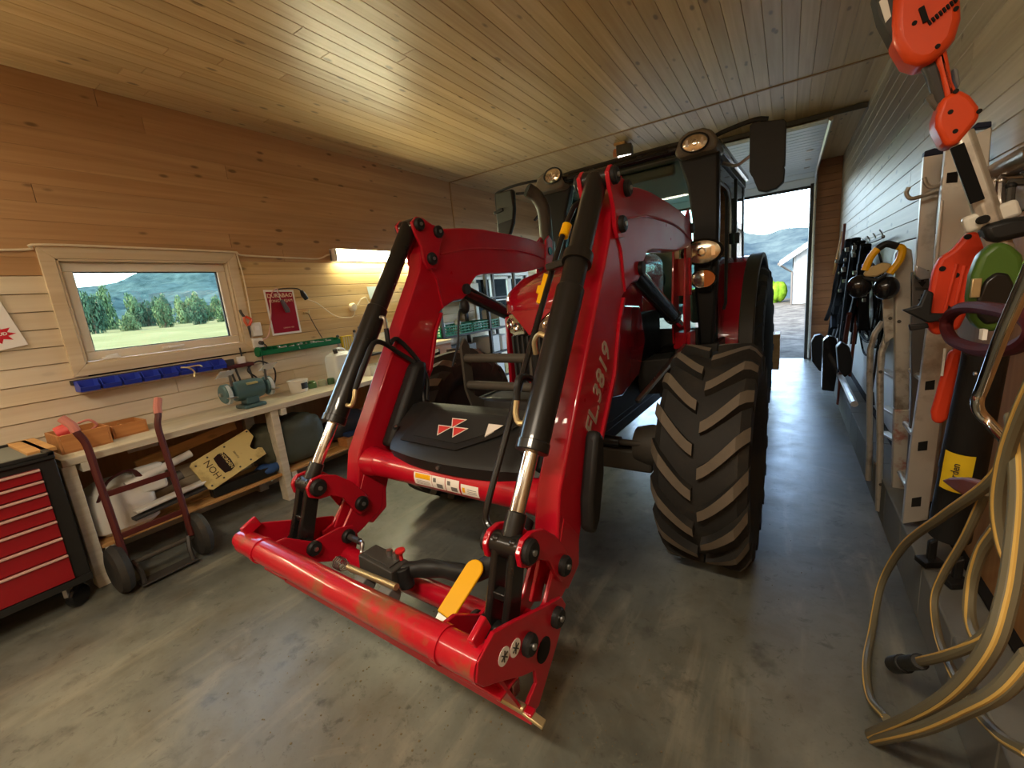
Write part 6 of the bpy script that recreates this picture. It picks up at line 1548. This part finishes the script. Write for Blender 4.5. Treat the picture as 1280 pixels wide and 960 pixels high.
# cable coil and straps
rg = random.Random(12)
t = thing('cable_coil', 'tangled black extension cable coil hanging under the ear defenders', 'cable', (.58, 3.9, 1.2))
b = MB()
for k in range(13):
    cx, cy = 1088+rg.uniform(-7, 7), 378+rg.uniform(-8, 8); rx, ry = rg.uniform(9, 19), rg.uniform(34, 66)
    top = P(1088+rg.uniform(-8, 10), 342, .59)
    ring = [P(cx+rx*math.cos(a), cy+ry*math.sin(a), .59+rg.uniform(-.035, .03)) for a in [2*PI*i/9 for i in range(9)]]
    b.tube(catmull(ring, 5, True), .0085, 6, closed=True)
b.make('loops', M['matt_black'], t)
t = thing('power_cable', 'single black cable with plug hanging in front of the stepladder', 'cable', (.5, 3.3, .8))
MB().tube(catmull([P(1104,344,.668)]+[P(a, b_, .53) for a, b_ in [(1102,350), (1104,380), (1099,420), (1094,460), (1089,492)]], 5), .007, 6).make('cord', M['hose'], t)
a, b_ = P(1089,490,.53), P(1088,506,.53); MB().cyl(a, b_, .016, .026, 10).make('plug', M['plastic'], t, .003)
M['dark_strap'] = plain('strap_black', (.010,.010,.012,1), .7, spec=.1)
# harness bundle of dark straps, each strap a part
t = thing('strap_bundle', 'thick bundle of black straps and harnesses hanging near the doorway', 'straps', (.55, 4.9, 1.2))
for k, (x0, y0, x1, y1, w_) in enumerate([(1062,300,1038,420,.05), (1070,298,1050,440,.06), (1076,302,1058,400,.05), (1066,306,1046,470,.04), (1080,310,1066,430,.035), (1056,312,1034,400,.04), (1084,306,1072,380,.04), (1072,320,1052,380,.07), (1060,330,1044,392,.05), (1078,306,1062,412,.06), (1068,310,1048,420,.06), (1086,318,1076,412,.05), (1064,340,1040,428,.06), (1074,330,1056,430,.06), (1054,330,1040,410,.05)]):
    X = .52+rg.uniform(0, .08); p = [P(x0+(x1-x0)*q+rg.uniform(-2.5, 2.5), y0+(y1-y0)*q, X+rg.uniform(-.02, .02)) for q in (0, .25, .5, .75, 1)]
    MB().tube(catmull(p, 4), w_*.75, 8, flat=.45).make('strap', M['dark_strap'], t)
b = MB()
for k in range(16):
    q = P(rg.uniform(1042, 1082), rg.uniform(302, 400), .50); s = rg.uniform(.008, .018); b.obox(q, (s, 0, 0), (0, s*1.2, s*.4), (0, -s*.3, s))
o = b.make('buckles', M['steel'], t); o['kind'] = 'stuff'
# hanging garden tools: rake with tines, two long shafts
t = thing('garden_rake', 'garden rake hanging tines up at the top of the strap bundle', 'rake', (.6, 4.4, 1.6))
a, b_ = P(1066,312,.6), P(1104,296,.6); MB().bar(a, b_, .02, .02).make('head', M['iron'], t)
for k in range(7):
    q = a+(b_-a)*(k/6); MB().tube(catmull([q, q+Vector((-.01,0,.03)), q+Vector((-.025,0,.055))], 3), .005, 6).make('tine', M['steel'], t)
MB().cyl((a+b_)/2, P(1062,470,.56), .014).make('handle', M['rust'], t)
for i, pts in enumerate([[(1056,280), (1048,360), (1036,420)], [(1062,392), (1054,440), (1048,505)], [(1053,290), (1044,330), (1030,402)]]):
    t = thing('tool_shaft', ['slim brown tool shaft beside the door jamb', 'dark brown wooden tool shaft reaching to the plinth', 'thin wooden rod leaning behind the straps'][i], 'tool', tuple(P(*pts[-1], (.60, .52, .62)[i])))
    MB().tube([P(a, b_, (.60, .50, .62)[i]) for a, b_ in pts], (.016, .020, .012)[i], 8).make('shaft', M['rust'] if i != 2 else M['rawwood'], t)
# dark bags at the foot of the bundle
for i, pts in enumerate([[(1014,428), (1018,420), (1027,418), (1033,424), (1035,444), (1032,466), (1024,464), (1015,452)], [(1029,426), (1036,420), (1046,423), (1049,440), (1047,462), (1043,490), (1027,488), (1028,462)], [(1046,434), (1052,428), (1062,434), (1066,450), (1064,466), (1056,472), (1048,462)]]):
    Y = (6.6, 5.75, 5.2)[i]; b = MB()
    P_ = [at_y(a, b_, Y) for a, b_ in pts]; c = sum(P_, Vector())/len(P_)
    b.rings([[c+(p-c)*.8 for p in P_], P_, [p+Vector((0,.14,0)) for p in P_], [c+(p-c)*.8+Vector((0,.18,0)) for p in P_]])
    o = b.make('tool_bag', M['plastic_gloss'] if i == 1 else M['plastic'], None, .02, seg=3)
    tag(o, ['rounded black bag hanging furthest left by the door jamb', 'long black bag hanging in the middle below the straps', 'small black pouch hanging right of the two bags'][i], 'bag', 'black bags by the doorway', base=False)
o = MB().tube([P(1050,468,.5), P(1068,505,.5)], .028, 8).make('white_tube', M['alu'])
tag(o, 'pale metal pipe lying on the plinth below the straps', 'pipe')
o = MB().bar(P(1069,520,.56), P(1082,546,.56), .05, .04).make('white_batten', M['white'])
tag(o, 'white batten offcut lying on the concrete plinth', 'batten')

# garden hose: thick loops with a yellow stripe
def hose(name, label, pts, r, stripe_dir, closed=False):
    t = thing(name, label, 'hose', tuple(P(*pts[-1])), 'garden hose loops')
    pp = []
    for a, b_, X_ in pts:
        q = P(a, b_, X_); pp.append(q if q.z > r+.004 else at_z(a, b_, r+.004))
    r *= .80; pp = catmull(pp, 8)
    MB().tube(pp, r, 10).make('hose', M['hosepipe'], t)
    sd = Vector(stripe_dir); out = []
    for i, p in enumerate(pp):
        d = (pp[min(i+1, len(pp)-1)]-pp[max(i-1, 0)]).normalized(); n_ = (sd-d*sd.dot(d)).normalized(); out.append(p+n_*r*.84)
    MB().tube(out, r*.27, 6).make('stripe', M['hosestripe'], t); return t
hose('garden_hose', 'longest garden hose loop, sweeping furthest left over the floor', [(1268,560,.42), (1236,604,.42), (1180,644,.42), (1130,682,.40), (1102,730,.37), (1090,790,.345), (1083,832,.325), (1088,872,.305), (1108,898,.295)], .0165, (-.8,-.3,.4))
hose('garden_hose', 'double hose run rising from the floor to the right edge', [(1088,918,.285), (1140,896,.30), (1190,866,.315), (1236,812,.33), (1258,750,.35), (1268,690,.37), (1274,620,.39), (1272,560,.40), (1268,520,.41)], .0195, (-.3,-.9,.2))
hose('garden_hose', 'lower hose run beside the double run, curling up at right edge', [(1092,926,.28), (1150,912,.295), (1210,886,.305), (1252,862,.315), (1290,820,.33)], .0175, (-.3,-.8,.5))
hose('garden_hose', 'hose running from the black coupling back to the wall coil', [(1146,828,.36), (1180,820,.37), (1216,806,.385), (1240,786,.40), (1262,760,.42)], .0155, (-.2,-.6,.8))
hose('garden_hose', 'narrow hose loop hanging down behind the coil and onto the floor', [(1232,616,.45), (1206,672,.45), (1180,716,.44), (1168,748,.43), (1172,790,.42), (1188,834,.40), (1216,882,.38), (1250,920,.36), (1290,945,.34)], .0135, (-.8,-.4,.2))
hose('garden_hose', 'inner hose loop bending left under the yellow striped loop', [(1246,660,.42), (1226,690,.42), (1214,730,.42), (1212,770,.41), (1222,800,.40), (1240,812,.40)], .0165, (-.6,-.6,.4))
hose('garden_hose', 'upright hose loop with bright yellow stripe at the right edge', [(1296,470,.36), (1272,524,.37), (1256,572,.38), (1248,620,.39), (1250,660,.40), (1262,700,.41), (1290,730,.42)], .0165, (-.8,-.5,0))
t = thing('hose_coupling', 'black plastic hose coupling above the floor at the hose end', 'coupling', tuple(P(1132,830,.36)))
a, b_ = P(1118,831,.355), P(1150,827,.36); d = (b_-a)
MB().cyl(a, a+d*.45, .028, n=14).make('collar', M['plastic'], t, .004); MB().cyl(a+d*.45, b_, .022, n=14).make('body', M['plastic'], t, .003)
for i, (px, py, X_) in enumerate(((1162,702,.53), (1196,712,.58))):
    t = thing('plastic_clamp', ['small black plastic clamp lying on the plinth, left one', 'small black plastic clamp lying on the plinth nearer the wall'][i], 'clamp', tuple(P(px, py, X_)))
    c = P(px, py, X_); c.z = .262
    MB().obox(c, (.035, .02, 0), (-.012, .03, 0), (0, 0, .012)).make('base', M['plastic'], t, .004)
    MB().obox(c+Vector((.005,.01,.05)), (.014, .0, .01), (0, .014, 0), (0, 0, .045)).make('jaw', M['plastic'], t, .006)
